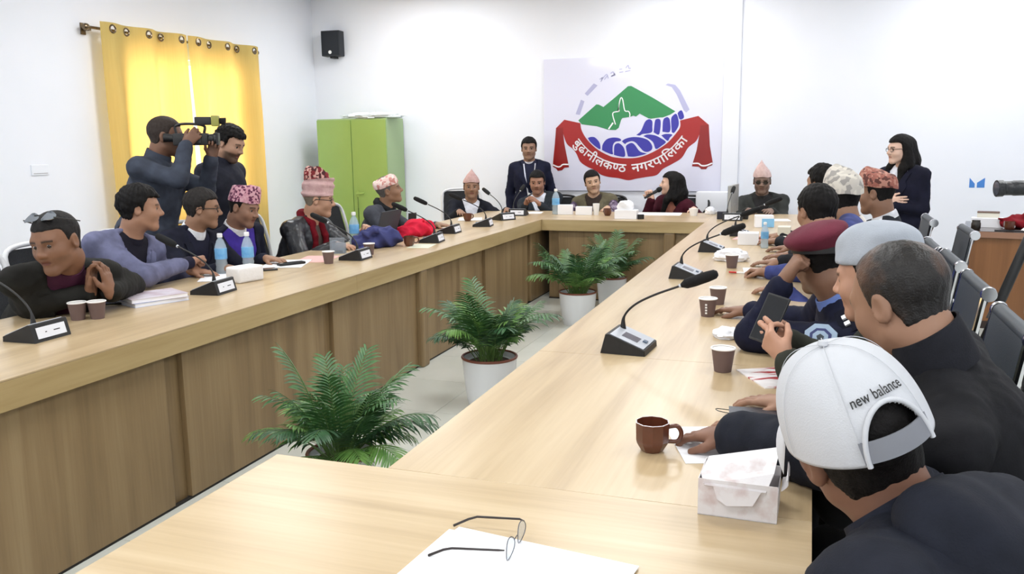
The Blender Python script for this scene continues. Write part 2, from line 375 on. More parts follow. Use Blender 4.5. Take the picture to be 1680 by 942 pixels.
# ---------------------------------------------------------------- conference tables
M_top_y = wood('table_wood_long', (172, 148, 114), (190, 167, 132), (203, 182, 149), .28, 1)
M_top_x = wood('table_wood_cross', (172, 148, 114), (190, 167, 132), (203, 182, 149), .28, 0)
M_pan = wood('panel_wood_shaded', (118, 96, 66), (134, 111, 78), (148, 126, 92), .45, 2)  # browner wood, with the shade inside the table ring put into its colour
M_fas_y = wood('fascia_wood_long', (164, 140, 96), (178, 155, 111), (190, 168, 126), .4, 1)  # edge boards: weaker light on upright faces is put into the colour
M_fas_x = wood('fascia_wood_cross', (164, 140, 96), (178, 155, 111), (190, 168, 126), .4, 0)
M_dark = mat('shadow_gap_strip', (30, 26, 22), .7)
TZ, FZ = .77, .665
def table(label, x0, x1, y0, y1, along, seams, inner, legs, panel_back=.045, proud=()):
    """inner: list of sides ('+x','-x','+y','-y') that carry fascia and modesty panels"""
    t = thing('conference_table', label, 'table', ((x0+x1)/2, (y0+y1)/2, 0)); cx, cy = (x0+x1)/2, (y0+y1)/2
    mt = M_top_y if along == 1 else M_top_x
    lo, hi = ((y0, y1) if along == 1 else (x0, x1)); cuts = [lo]+seams+[hi]
    for a, b in zip(cuts[:-1], cuts[1:]):
        a2 = a+(.0008 if a != lo else 0); b2 = b-(.0008 if b != hi else 0)
        bb = (x0-cx, x1-cx, a2-cy, b2-cy) if along == 1 else (a2-cx, b2-cx, y0-cy, y1-cy)
        MB().box(*bb, TZ-.006, TZ, .001).build('tabletop', mt, t)
    for side in inner:
        ax = side[1]; sg = 1 if side[0] == '+' else -1
        e0, e1 = ((y0, y1) if ax == 'x' else (x0, x1))
        if (ax == 'x') == (along == 1): cs = [e0]+seams+[e1]
        else: cs = [e0, e1]
        edge = {'+x': x1, '-x': x0, '+y': y1, '-y': y0}[side]
        for a, b in zip(cs[:-1], cs[1:]):
            o0, o1 = sorted((edge-sg*.0005, edge-sg*.022))
            bb = (o0-cx, o1-cx, a+.0008-cy, b-.0008-cy) if ax == 'x' else (a+.0008-cx, b-.0008-cx, o0-cy, o1-cy)
            MB().box(*bb, FZ, TZ-.0065, .0012).build('fascia', M_fas_y if ax == 'x' else M_fas_x, t)
        if side not in legs: continue
        js = legs[side]
        for q, (a, b) in enumerate(zip(js[:-1], js[1:])):
            pb = panel_back
            o0, o1 = sorted((edge-sg*pb, edge-sg*(pb+.045)))
            bb = (o0-cx, o1-cx, a+.10-cy, b-.003-cy) if ax == 'x' else (a+.10-cx, b-.003-cx, o0-cy, o1-cy)
            MB().box(*bb, .012, FZ, .002).build('panel', M_pan, t)
            o0, o1 = sorted((edge-sg*(pb+.026), edge-sg*(pb+.06)))
            if q in proud:   # proud round-cornered leg column
                o0, o1 = sorted((edge-sg*.006, edge-sg*(pb+.06)))
            bb = (o0-cx, o1-cx, a-.003-cy, a+.10-cy) if ax == 'x' else (a-.003-cx, a+.10-cx, o0-cy, o1-cy)
            MB().box(*bb, 0, FZ, .016 if q in proud else .002).build('leg_column', M_pan, t)
            # end frame under the top
            o0, o1 = sorted((edge-sg*(pb+.08), edge-sg*(pb+.5)))
            bb = (o0-cx, o1-cx, a-cy, a+.03-cy) if ax == 'x' else (a-cx, a+.03-cx, o0-cy, o1-cy)
            MB().box(*bb, 0, TZ-.03).build('support', M_pan, t)
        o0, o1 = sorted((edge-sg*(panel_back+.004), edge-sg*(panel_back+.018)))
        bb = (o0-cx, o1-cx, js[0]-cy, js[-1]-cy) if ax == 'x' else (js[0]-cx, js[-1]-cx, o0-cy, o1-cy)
        MB().box(*bb, .0, .012).build('gap_shade_strip', M_dark, t)  # near-black strip, its colour stands in for shade under the panels
    return t
XL, XLO, XR, XRO = -2.415, -3.30, -.884, .03
table('long wooden conference table on the left in front of the curtained window', XLO, XL, .2, 8.72, 1, [1.85, 4.2, 6.55], ['+x', '-x'], {'+x': [.30, 1.50, 2.70, 3.90, 5.06, 6.24, 7.42, 8.60]}, proud=(4,))
table('wooden head table along the back below the emblem board', XL+.001, XR-.001, 7.73, 8.72, 0, [], ['-y', '+y'], {'-y': [-2.36, -1.25, -1.0]}, proud=(1,))
table('long wooden conference table on the right with the row of seated guests', XR, XRO, 1.641, 8.72, 1, [2.79, 4.24, 5.68, 7.12], ['-x', '+x'], {'-x': [1.75, 2.79, 4.24, 5.68, 7.12, 7.7]})
table('near wooden table end holding the spectacles and blank papers', -1.18, XRO, .62, 1.640, 0, [], ['-x', '+x', '-y', '+y'], {'-y': [-1.1, -.5, 0.0]})
# ---------------------------------------------------------------- emblem board
BX0, BX1, BZ0, BZ1, BYF = -3.015, -.957, .925, 2.45, Y1-.022
board = thing('emblem_board', 'large glossy white board printed with a green, blue and red municipal emblem', 'sign', ((BX0+BX1)/2, Y1, BZ0))
MB().box(BX0-(BX0+BX1)/2, BX1-(BX0+BX1)/2, -.022, -.001, 0, BZ1-BZ0, .002).build('panel', mat('board_gloss', (222, 222, 240), .08, spec=.8), board)
def eb(x, y):
    """trace units of the emblem -> metres on the board (u right, v up)"""
    u = (x-892)/293.5; top = 96-10.5*u; bot = 311+4*u; v = (y-top)/(bot-top)
    return (u*(BX1-BX0)-(BX1-BX0)/2, (1-v)*(BZ1-BZ0))
RX90 = Matrix.Rotation(math.radians(90), 4, 'X')
def flat(name, poly, m, h0=.0, h1=.002, sm=0):
    P = [eb(*p) for p in poly]
    if sm: P = [(p[0], p[1]) for p in spline(P+[P[0]], sm)[:-1]]
    MB().prism(P, .022+h0, .022+h1, RX90).build(name, m, board)
def stroke(name, pts, wpx, m, h0=.002, h1=.0035, n=5):
    P = spline([eb(*p) for p in pts], n); wm = wpx*(BX1-BX0)/293.5/2; V = []
    for i, p in enumerate(P):
        a = np.array(P[max(i-1, 0)]); b = np.array(P[min(i+1, len(P)-1)]); d = b-a; d /= max(np.linalg.norm(d), 1e-9); nn = np.array([-d[1], d[0]])
        V.append((np.array(p)+nn*wm, np.array(p)-nn*wm))
    poly = [tuple(a) for a, b in V]+[tuple(b) for a, b in V[::-1]]
    MB().prism(poly, .022+h0, .022+h1, RX90).build(name, m, board)
s6 = lambda L: [(900+x/6, 180+y/6) for x, y in L]
s7 = lambda L: [(930+x/7.636, 90+y/7.636) for x, y in L]
E_red = mat('emblem_red', (164, 38, 36), .25); E_dred = mat('emblem_dark_red', (142, 30, 28), .25); E_green = mat('emblem_green', (54, 138, 84), .25)
E_blue = mat('emblem_blue', (60, 56, 164), .25); E_white = mat('emblem_white', (246, 244, 248), .3); E_lil = mat('emblem_lilac', (176, 176, 210), .3)
flat('mountain', [(951.6, 195.2), (966, 183), (982.4, 169.2), (986.3, 169.6), (994.2, 173.6), (1015, 157), (1034.8, 140.2), (1040, 139.8), (1075, 159), (1112, 181.7), (1104, 187), (1092, 191.5), (1087, 191.5), (1073, 193.5), (1068.8, 192.8), (1054.4, 185), (1048.5, 189.8), (1044, 188.2), (1038.7, 190.2), (1026, 192), (1024, 195), (1020, 208), (1015, 211.5), (1003, 211), (983, 205), (957.5, 201.7)], E_green, .0006, .002)
stroke('statue_line', [(1014.7, 202.5), (1013.8, 200), (1009.9, 186.9), (1011.8, 182.3), (1020.4, 180.6), (1019.3, 176.4), (1021.7, 163), (1024, 158.6), (1026.6, 163), (1029.8, 179.5), (1036, 181), (1038.4, 185.6), (1038, 190.2)], 1.6, E_white, n=3)
stroke('statue_line', [(1010.5, 199.5), (1003, 210)], 2.4, E_white)
fingers = [[(408, 265), (440, 255), (480, 260), (520, 300), (535, 340), (532, 378), (480, 345), (430, 300)],
 [(553, 385), (560, 330), (600, 280), (660, 263), (720, 268), (745, 285), (735, 298), (690, 305), (665, 335), (660, 390), (662, 430), (600, 410)],
 [(674, 435), (677, 350), (700, 322), (735, 325), (775, 370), (785, 450), (730, 450)],
 [(815, 452), (795, 370), (800, 340), (845, 318), (880, 335), (930, 400), (985, 420), (1000, 425), (930, 445), (870, 455)],
 [(752, 300), (790, 275), (860, 260), (940, 265), (1010, 290), (1050, 340), (1050, 385), (1010, 408), (970, 400), (930, 360), (890, 315), (850, 300), (800, 315), (785, 328)],
 [(965, 250), (1010, 235), (1080, 245), (1140, 275), (1185, 310), (1150, 345), (1090, 380), (1065, 320), (1030, 285)],
 [(1140, 245), (1180, 232), (1245, 238), (1222, 270), (1200, 300)],
 [(895, 240), (940, 200), (980, 110), (1020, 85), (1050, 105), (1052, 160), (1045, 215), (960, 230), (930, 245)],
 [(1065, 215), (1075, 110), (1090, 85), (1120, 85), (1132, 110), (1130, 180), (1115, 238)],
 [(1150, 210), (1155, 100), (1180, 70), (1205, 70), (1222, 105), (1222, 210)],
 [(1240, 215), (1232, 90), (1250, 50), (1280, 35), (1300, 80), (1305, 150), (1265, 220)],
 [(1292, 30), (1310, 8), (1335, 5), (1355, 70), (1315, 90)]]
for f in fingers: flat('hand_shape', s6(f), E_blue, .0006, .002, 4)
_up = spline([(330, 118), (345, 190), (400, 280), (500, 375), (620, 440), (700, 462), (830, 470), (950, 455), (1080, 400), (1200, 320), (1290, 215), (1320, 160), (1318, 100)], 5)
_lo = spline([(1510, 190), (1500, 250), (1470, 310), (1400, 370), (1340, 470), (1250, 530), (1160, 580), (1100, 640), (990, 660), (900, 675), (820, 690), (720, 668), (620, 655), (540, 630), (490, 590), (400, 550), (330, 500), (290, 420), (250, 370), (190, 320), (150, 215)], 5)
flat('ribbon', s6([(165, 83)]+_up+[(1490, 57), (1590, 145)]+_lo+[(78, 165)]), E_red, .0006, .002)
flat('ribbon_tail', s6([(78, 165), (150, 160), (152, 215), (165, 320), (213, 555), (165, 560), (140, 585), (95, 590), (75, 565), (43, 548), (45, 500), (65, 320)]), E_dred, .002, .0028)
flat('ribbon_tail', s6([(1590, 145), (1512, 150), (1510, 190), (1500, 260), (1480, 400), (1445, 530), (1440, 555), (1505, 560), (1530, 585), (1575, 585), (1590, 560), (1632, 545), (1635, 515), (1605, 350)]), E_dred, .002, .0028)
stroke('ribbon_trim', s6([(45, 530), (95, 550), (125, 545), (150, 527), (208, 527)]), 2.2, E_white, .003, .004)
stroke('ribbon_trim', s6([(1447, 527), (1500, 527), (1530, 548), (1575, 548), (1632, 525)]), 2.2, E_white, .003, .004)
for bar in ([(200, 545), (245, 565), (185, 735), (130, 725)], [(365, 345), (415, 370), (285, 500), (248, 470)], [(1260, 372), (1290, 355), (1380, 370), (1440, 440), (1500, 560), (1560, 680), (1520, 715), (1490, 690), (1400, 490), (1340, 400)]):
    flat('motto_bar', s7(bar), E_lil, .0006, .0016)
for st in ([(440, 295), (480, 275), (455, 325)], [(480, 285), (530, 235), (550, 285)], [(540, 250), (500, 300)], [(580, 225), (610, 205), (620, 240), (585, 260), (640, 245)],
           [(690, 175), (725, 172)], [(690, 213), (740, 205)], [(770, 160), (800, 125), (810, 165), (835, 160)], [(760, 205), (830, 190)]):
    stroke('motto_stroke', s7(st), 1.6, E_lil, .0006, .0016, 3)
# white ribbon lettering: glyph outlines laid along the arc
fc = bpy.data.curves.new('lettering', 'FONT'); fo = bpy.data.objects.new('lettering', fc); col.objects.link(fo)
def glyph(ch):
    fc.body = ch; fc.offset = .0; bpy.context.view_layer.update(); dg = bpy.context.evaluated_depsgraph_get()
    m = bpy.data.meshes.new_from_object(fo.evaluated_get(dg))
    V = np.array([v.co[:2] for v in m.vertices]); Fc = [list(p.vertices) for p in m.polygons]; bpy.data.meshes.remove(m); return V, Fc
def arc_text(seq, a0, a1, total):
    pos = 0.0
    for ch, adv, dx, clip in seq:
        V, Fc = glyph(ch)
        if clip is not None: V = V.copy(); V[:, 0] = np.minimum(V[:, 0], clip)
        x = pos+dx+V[:, 0]; y = V[:, 1]-.62
        ang = np.radians(a0+(a1-a0)*x/total); R = 102.5-y*(19.5)
        px = 1036.6+R*np.cos(ang); py = 166.6+R*np.sin(ang)
        mb = MB(); mb.add([(*eb(a, b), .022+.0034) for a, b in zip(px, py)], Fc, RX90)
        mb.add([(*eb(a+ox, b+oy), .022+.0033) for ox, oy in ((.45, 0), (-.45, 0), (0, .45), (0, -.45)) for a, b in zip(px, py)], [[i+q*len(px) for i in fc_] for q in range(4) for fc_ in Fc], RX90)
        mb.build('letter', E_white, board); pos += adv
arc_text([('ब', .59, 0, None), ('ु', 0, 0, None), ('ढ', .58, 0, None), ('ा', .27, 0, None), ('न', .57, 0, None), ('ी', .27, 0, None), ('ल', .69, 0, None), ('क', .78, 0, None), ('ण', .50, 0, .50), ('ठ', .60, 0, None)], 145.3, 92.0, 4.85)
arc_text([('न', .57, 0, None), ('ग', .58, 0, None), ('र', .42, 0, None), ('प', .58, 0, None), ('ा', .27, 0, None), ('ि', .27, 0, None), ('ल', .69, 0, None), ('क', .78, 0, None), ('ा', .27, 0, None)], 87.0, 32.5, 4.43)
bpy.data.objects.remove(fo); bpy.data.curves.remove(fc)
# ---------------------------------------------------------------- soft-body kit: smooth unions of tapered shapes, meshed as one surface
class Soft:
    def __init__(s): s.ops = []
    def cap(s, a, b, ra, rb=None, k=.02, flat=None, sub=False):
        a = np.array(a, float); b = np.array(b, float); rb = ra if rb is None else rb
        ab = b-a; L2 = max(ab@ab, 1e-12)
        if flat is not None: fx = np.array(flat[0], float); fx /= np.linalg.norm(fx); ff = 1/flat[1]-1
        def fn(x, y, z):
            px, py, pz = x-a[0], y-a[1], z-a[2]
            t = np.clip((px*ab[0]+py*ab[1]+pz*ab[2])/L2, 0, 1)
            qx, qy, qz = px-t*ab[0], py-t*ab[1], pz-t*ab[2]
            if flat is not None:
                g = (qx*fx[0]+qy*fx[1]+qz*fx[2])*ff; qx, qy, qz = qx+g*fx[0], qy+g*fx[1], qz+g*fx[2]
            return np.sqrt(qx*qx+qy*qy+qz*qz)-(ra+(rb-ra)*t)
        r = max(ra, rb); s.ops.append((fn, np.minimum(a, b)-r, np.maximum(a, b)+r, k, sub)); return s
    def ell(s, c, r, M=None, k=.02, sub=False):
        c = np.array(c, float); r = np.array(r, float); M = np.eye(3) if M is None else np.array(M, float)
        def fn(x, y, z):
            px, py, pz = x-c[0], y-c[1], z-c[2]; k0 = 0; k1 = 0
            for i in range(3):
                q = px*M[0, i]+py*M[1, i]+pz*M[2, i]; k0 = k0+(q/r[i])**2; k1 = k1+(q/r[i]**2)**2
            k0 = np.sqrt(k0); return k0*(k0-1)/np.maximum(np.sqrt(k1), 1e-6)
        e = np.sqrt(((M*r)**2).sum(1)); s.ops.append((fn, c-e, c+e, k, sub)); return s
    def glob(s, fn): s.ops.append((fn, None, None, 0, None)); return s
    @staticmethod
    def _mix(d, v, k, sub):
        if sub:
            v = -v; h = np.maximum(k-np.abs(d-v), 0)/k; return np.maximum(d, v)+h*h*k*.25
        h = np.maximum(k-np.abs(d-v), 0)/k; return np.minimum(d, v)-h*h*k*.25
    def at(s, P):
        x, y, z = P[:, 0], P[:, 1], P[:, 2]; d = np.full(len(P), 1.0)
        for fn, lo, hi, k, sub in s.ops:
            if sub is None: d = fn(d, x, y, z)
            else: d = s._mix(d, fn(x, y, z), k, sub)
        return d
    def surface(s, h, fine=(), smooth=1, sw=.55):
        los = [o[1] for o in s.ops if o[4] is False]; his = [o[2] for o in s.ops if o[4] is False]
        lo = np.min(los, 0)-2.5*h; hi = np.max(his, 0)+2.5*h; ax = []
        for i in range(3):
            c = [lo[i]]
            iv = [(f[0][i]-f[1], f[0][i]+f[1], f[2]) for f in fine]
            while c[-1] < hi[i]:
                st = h
                for a, b, hf in iv:
                    if a-h <= c[-1] <= b: st = min(st, hf)
                c.append(c[-1]+st)
            ax.append(np.array(c))
        xs, ys, zs = ax; d = np.full((len(xs), len(ys), len(zs)), 1.0, np.float32)
        for fn, l, u, k, sub in s.ops:
            if sub is None:
                d = np.asarray(fn(d, xs[:, None, None], ys[None, :, None], zs[None, None, :]), np.float32); continue
            m = k+2*h
            i0, i1 = np.searchsorted(xs, l[0]-m), np.searchsorted(xs, u[0]+m); j0, j1 = np.searchsorted(ys, l[1]-m), np.searchsorted(ys, u[1]+m)
            k0, k1 = np.searchsorted(zs, l[2]-m), np.searchsorted(zs, u[2]+m)
            B = d[i0:i1, j0:j1, k0:k1]
            if B.size == 0: continue
            v = fn(xs[i0:i1, None, None], ys[None, j0:j1, None], zs[None, None, k0:k1])
            d[i0:i1, j0:j1, k0:k1] = s._mix(B, v, k, sub)
        return nets(d, xs, ys, zs, smooth, sw)
def nets(d, xs, ys, zs, smooth=1, sw=.55):
    S = d < 0
    c = np.zeros(tuple(n-1 for n in d.shape), np.int8)
    for a in (0, 1):
        for b in (0, 1):
            for e in (0, 1): c += S[a:a+c.shape[0], b:b+c.shape[1], e:e+c.shape[2]]
    m = (c > 0) & (c < 8); I, J, K = np.nonzero(m); n = len(I)
    idx = np.full(m.shape, -1, np.int32); idx[I, J, K] = np.arange(n)
    acc = np.zeros((n, 3)); cnt = np.zeros(n)
    cs = [(a, b, e) for a in (0, 1) for b in (0, 1) for e in (0, 1)]
    for p in cs:
        for q in cs:
            if sum(abs(p[i]-q[i]) for i in range(3)) != 1 or p > q: continue
            da = d[I+p[0], J+p[1], K+p[2]]; db = d[I+q[0], J+q[1], K+q[2]]; cr = (da < 0) != (db < 0)
            t = np.where(cr, da/np.where(cr, da-db, 1), 0)
            A = np.stack([xs[I+p[0]], ys[J+p[1]], zs[K+p[2]]], 1); Bq = np.stack([xs[I+q[0]], ys[J+q[1]], zs[K+q[2]]], 1)
            acc += np.where(cr[:, None], A+(Bq-A)*t[:, None], 0); cnt += cr
    V = acc/np.maximum(cnt, 1)[:, None]; Q = []
    def quads(i, j, k, ids, s0):
        q = np.stack(ids, 1); q[~s0] = q[~s0][:, ::-1]; Q.append(q)
    e = S[:-1, 1:-1, 1:-1] != S[1:, 1:-1, 1:-1]; i, j, k = np.nonzero(e); j = j+1; k = k+1
    quads(i, j, k, [idx[i, j-1, k-1], idx[i, j, k-1], idx[i, j, k], idx[i, j-1, k]], S[i, j, k])
    e = S[1:-1, :-1, 1:-1] != S[1:-1, 1:, 1:-1]; i, j, k = np.nonzero(e); i = i+1; k = k+1
    quads(i, j, k, [idx[i-1, j, k-1], idx[i-1, j, k], idx[i, j, k], idx[i, j, k-1]], S[i, j, k])
    e = S[1:-1, 1:-1, :-1] != S[1:-1, 1:-1, 1:]; i, j, k = np.nonzero(e); i = i+1; j = j+1
    quads(i, j, k, [idx[i-1, j-1, k], idx[i, j-1, k], idx[i, j, k], idx[i-1, j, k]], S[i, j, k])
    Q = np.concatenate(Q)
    for _ in range(smooth):
        E = np.concatenate([Q[:, [0, 1]], Q[:, [1, 2]], Q[:, [2, 3]], Q[:, [3, 0]]])
        a = np.concatenate([E[:, 0], E[:, 1]]); b = np.concatenate([E[:, 1], E[:, 0]]); cn = np.bincount(a, minlength=n)
        av = np.stack([np.bincount(a, V[b, q], n) for q in range(3)], 1)/np.maximum(cn, 1)[:, None]
        V = V*(1-sw)+av*sw
    return V, Q
def ripple(P, f, seed, oct=5):
    r = np.random.RandomState(seed); o = np.zeros(len(P))
    for i in range(oct):
        d = r.randn(3); d /= np.linalg.norm(d); o += np.sin(P@d*f*(1+.45*i)+r.rand()*6.28+1.3*np.sin(P@r.randn(3)*f*.35))/(1+.5*i)
    return o/2.2
def normals(V, Q):
    n = np.cross(V[Q[:, 2]]-V[Q[:, 0]], V[Q[:, 3]]-V[Q[:, 1]]); N = np.stack([sum(np.bincount(Q[:, c], n[:, q], len(V)) for c in range(4)) for q in range(3)], 1)
    return N/np.maximum(np.linalg.norm(N, axis=1), 1e-9)[:, None]
def frame(yaw, pitch=0, roll=0):
    """columns right, front, up for a heading in degrees (0 = +X, 90 = +Y)"""
    y, p, r = [math.radians(a) for a in (yaw, pitch, roll)]
    f = np.array([math.cos(y)*math.cos(p), math.sin(y)*math.cos(p), math.sin(p)]); rt = np.array([math.sin(y), -math.cos(y), 0]); up = np.cross(rt, f)
    rt, up = rt*math.cos(r)+up*math.sin(r), -rt*math.sin(r)+up*math.cos(r)
    return np.stack([rt, f, up], 1)
unit = lambda v: np.array(v, float)/max(np.linalg.norm(v), 1e-9)

def add_head(S, H, M, sc_, fem=False, beard=0):
    T = lambda p: H+M@(np.array(p, float)*sc_); r_ = lambda r: np.array(r, float)*sc_
    S.ell(T((0, -.012, .034)), r_((.0755, .096, .082)), M, .01)
    S.ell(T((0, .016, -.028)), r_((.062, .076, .080)), M, .03*sc_)
    for s in (-1, 1):
        S.cap(T((s*.048, -.005, -.058)), T((s*.014, .058, -.094)), .020*sc_, .018*sc_, .03*sc_)
        S.ell(T((s*.036, .052, -.026)), r_((.026, .026, .026)), M, .03*sc_)
    S.cap(T((-.010, .066, -.097)), T((.010, .066, -.097)), .0165*sc_, None, .02*sc_)
    S.cap(T((-.034, .068, .024)), T((.034, .068, .024)), .0165*sc_, None, .02*sc_)
    for s in (-1, 1): S.ell(T((s*.031, .094, .003)), r_((.0175, .016, .0125)), M, .010*sc_, True)
    for s in (-1, 1):
        S.cap(T((s*.019, .0795, .0140)), T((s*.043, .0735, .0120)), .0045*sc_, .004*sc_, .004*sc_)
        S.cap(T((s*.019, .0785, -.0085)), T((s*.042, .073, -.0075)), .0040*sc_, .0035*sc_, .004*sc_)
    S.cap(T((0, .083, .016)), T((0, .104, -.022)), .0075*sc_, .0105*sc_, .014*sc_)
    S.ell(T((0, .104, -.026)), r_((.0125, .0115, .0105)), M, .008*sc_)
    for s in (-1, 1): S.ell(T((s*.0125, .094, -.030)), r_((.0095, .0105, .0085)), M, .007*sc_)
    S.cap(T((-.019, .080, -.0545)), T((.019, .080, -.0545)), .0062*sc_, None, .008*sc_)
    S.cap(T((-.016, .0795, -.067)), T((.016, .0795, -.067)), .0072*sc_, None, .008*sc_)
    S.cap(T((-.026, .0885, -.0605)), T((.026, .0865, -.0605)), .0030*sc_, None, .004*sc_, None, True)
    for s in (-1, 1):
        S.ell(T((s*.077, -.012, -.004)), r_((.009, .020, .031)), M@frame(90-s*14), .008*sc_)
        S.ell(T((s*.085, -.006, -.001)), r_((.006, .011, .018)), M, .005*sc_, True)
def head_tint(V, H, M, sc_, skin, beard=0.0, lip=1.0, brow=(24, 20, 18), beardcol=(40, 36, 34)):
    P = (V-H)@M/sc_; skin = tuple(min(255, (q*.88+.12*(sum(skin)/3))*1.09) for q in skin); base = np.array(lin(*skin)[:3]); C = np.tile(base, (len(V), 1))
    C *= (1+.06*ripple(V, 40, 5)+.03*ripple(V, 150, 9))[:, None]
    def put(mask, c, w=1.0):
        mm = np.clip(mask, 0, 1)[:, None]*w; C[:] = C*(1-mm)+np.array(lin(*c)[:3])*mm
    front = P[:, 1] > .05; x, y, z = P[:, 0], P[:, 1], P[:, 2]
    lipc = (skin[0]*.78, skin[1]*.55, skin[2]*.55)
    m = np.clip(2.4-np.sqrt((x/.022)**2+((z+.0605)/.0105)**2)*2.0, 0, 1)*front; put(m, lipc, .6*lip); put(np.clip(1.5-np.abs(z+.0605)/.0032, 0, 1)*(np.abs(x) < .022)*front, (skin[0]*.5, skin[1]*.38, skin[2]*.38), .7)
    if beard:
        m = np.clip((-.038-z)/.012, 0, 1)*np.clip((y-.0)/.03, 0, 1)*(z > -.125); m2 = np.clip(1.3-np.sqrt((x/.026)**2+((z+.045)/.008)**2), 0, 1)*front
        put(np.maximum(m, m2), beardcol, beard); m = np.clip(1.6-np.sqrt((x/.019)**2+((z+.0605)/.009)**2)*1.2, 0, 1)*front; put(m, lipc, .7)
    zb = .0245-6.0*(np.abs(x)-.03)**2
    m = np.clip(1.5-np.abs(z-zb)/.0042, 0, 1)*(np.abs(x) > .012)*(np.abs(x) < .052)*front; put(m, brow, .85)
    C *= np.where((np.abs(x) < .05) & front & (z < .018) & (z > -.012), .9, 1)[:, None]
    return C
M_skin = mat('skin', (150, 110, 85), .5, attr=True, spec=.35)
M_eye = mat('eye', (230, 228, 222), .15, attr=True)
def eyeball(parent, H, M, sc_, base, look=(0, 0)):
    V = []; F = []; n, k = 14, 10
    for j in range(k+1):
        for i in range(n): th = math.pi*j/k; p = 2*math.pi*i/n; V.append((math.sin(th)*math.cos(p), math.cos(th), math.sin(th)*math.sin(p)))
    for j in range(k):
        for i in range(n): i2 = (i+1) % n; F.append((j*n+i, (j+1)*n+i, (j+1)*n+i2, j*n+i2))
    V = np.array(V); a = np.degrees(np.arccos(np.clip(V@unit((look[0], 1, look[1])), -1, 1)))
    C = np.where((a < 40)[:, None], np.array(lin(34, 22, 16)[:3]), np.array(lin(196, 188, 178)[:3]))
    for s in (-1, 1):
        W = H+(np.array([s*.031, .0705, .0028])*sc_+V*.0128*sc_)@M.T-base
        new_obj('eye', np_mesh('eye', W, F, True, C), M_eye, parent)
def hair_mesh(H, M, sc_, t=.010, shift=0.0, seed=1, h=.006, amp=.003, long=None, front=0.0, frq=130):
    S = Soft(); T = lambda p: H+M@(np.array(p, float)*sc_); r_ = lambda r: np.array(r, float)*sc_
    S.ell(T((0, -.012, .036)), r_((.0755+t, .096+t, .082+t*1.25)), M, .01)
    S.ell(T((0, -.012, -.030)), r_((.069+t*.5, .072+t*.6, .066)), M, .02*sc_)
    yy = np.array([-.13, -.085, -.05, -.03, -.022, .0, .016, .026, .045, .07, .13]); zz = np.array([-.085, -.082, -.06, -.02, .012, .012, -.012, .040, .052+front, .060+front, .066+front])+shift
    Mi = M.copy(); Hh = H.copy()
    def cut(d, x, y, z):
        px, py, pz = x-Hh[0], y-Hh[1], z-Hh[2]
        lx = (px*Mi[0, 0]+py*Mi[1, 0]+pz*Mi[2, 0])/sc_; ly = (px*Mi[0, 1]+py*Mi[1, 1]+pz*Mi[2, 1])/sc_; lz = (px*Mi[0, 2]+py*Mi[1, 2]+pz*Mi[2, 2])/sc_
        return np.maximum(d, (np.interp(ly, yy, zz)+.012*(np.abs(lx)/.07)**2*(ly > .03)-lz)*.6*sc_)
    S.glob(cut)
    if long:
        for a, b, ra, rb in long: S.cap(T(a), T(b), ra*sc_, rb*sc_, .03)
        for s in (-1, 1): pass
    V, Q = S.surface(h, smooth=2)
    N = normals(V, Q); L = (V-H)@M/sc_
    ang = np.arctan2(L[:, 0], L[:, 1]+.02)
    st = np.sin(ang*frq/6+3*L[:, 2]*10+2*ripple(V, 30, seed))*.4+ripple(V, frq, seed)*.8
    return V+N*(amp*st)[:, None], Q
FINGERS = [(.030, .070, .0088), (.0100, .079, .009), (-.0100, .073, .0086), (-.0290, .057, .0078)]
def add_hand(S, W, d, n, side, style='relax', sc_=1.0, k=.006):
    """W wrist, d pointing to the fingers, n palm normal, side +1 if thumb lies on +cross(n,d)"""
    d = unit(d); n = unit(np.array(n, float)-d*(np.array(n, float)@d)); t = np.cross(n, d)*side
    cur = {'relax': (12, 22, 18), 'flat': (3, 8, 6), 'fist': (78, 95, 55), 'hold': (45, 55, 35), 'lace': (8, 30, 30), 'rest': (4, 16, 14), 'point': (55, 75, 45)}[style]
    P = lambda a, b, c: W+(d*a+t*b+n*c)*sc_
    S.cap(P(0, 0, 0), P(.03, 0, 0), .026*sc_, .030*sc_, .02, (n, .62))
    for b in (.026, .009, -.009, -.026): S.cap(P(.022, b*.7, .0), P(.085-abs(b-.006)*.25, b, 0), .0155*sc_, .0115*sc_, .012)
    tips = []
    for i, (b, L, r) in enumerate(FINGERS):
        p = P(.088-abs(b-.006)*.25, b, 0); a = 0; seg = (L*.45, L*.30, L*.25); spread = b*1.2
        if style == 'point' and i == 0: cc = (5, 8, 5)
        else: cc = cur
        dd = unit(d+t*spread*(.4 if style in ('fist', 'hold') else 2.2))
        for q in range(3):
            a += math.radians(cc[q]*(1+.08*i)); v = dd*math.cos(a)+n*math.sin(a); e = p+v*seg[q]*sc_
            S.cap(p, e, (r-.0006*q)*sc_, (r-.0006*(q+1))*sc_, .005); p = e
        tips.append(p)
    tb = P(.022, .026, .004)
    td = {'fist': (.55, .45, .75), 'hold': (.6, .45, .65), 'flat': (.7, .75, .1)}.get(style, (.72, .6, .3)); v = unit(d*td[0]+t*td[1]+n*td[2])
    e = tb+v*.042*sc_; S.cap(tb, e, .0135*sc_, .011*sc_, .012); v2 = unit(v+d*.35-t*.25); e2 = e+v2*.032*sc_; S.cap(e, e2, .0105*sc_, .0085*sc_, .006)
    return tips
def ik(Sh, Wr, l1, l2, pole):
    v = Wr-Sh; D = np.linalg.norm(v); u = v/D
    if D > (l1+l2)*.995: s = D/((l1+l2)*.995); l1 *= s; l2 *= s
    a = (l1*l1-l2*l2+D*D)/(2*D); h = math.sqrt(max(l1*l1-a*a, 0)); p = np.array(pole, float); p = unit(p-u*(p@u)); return Sh+u*a+p*h
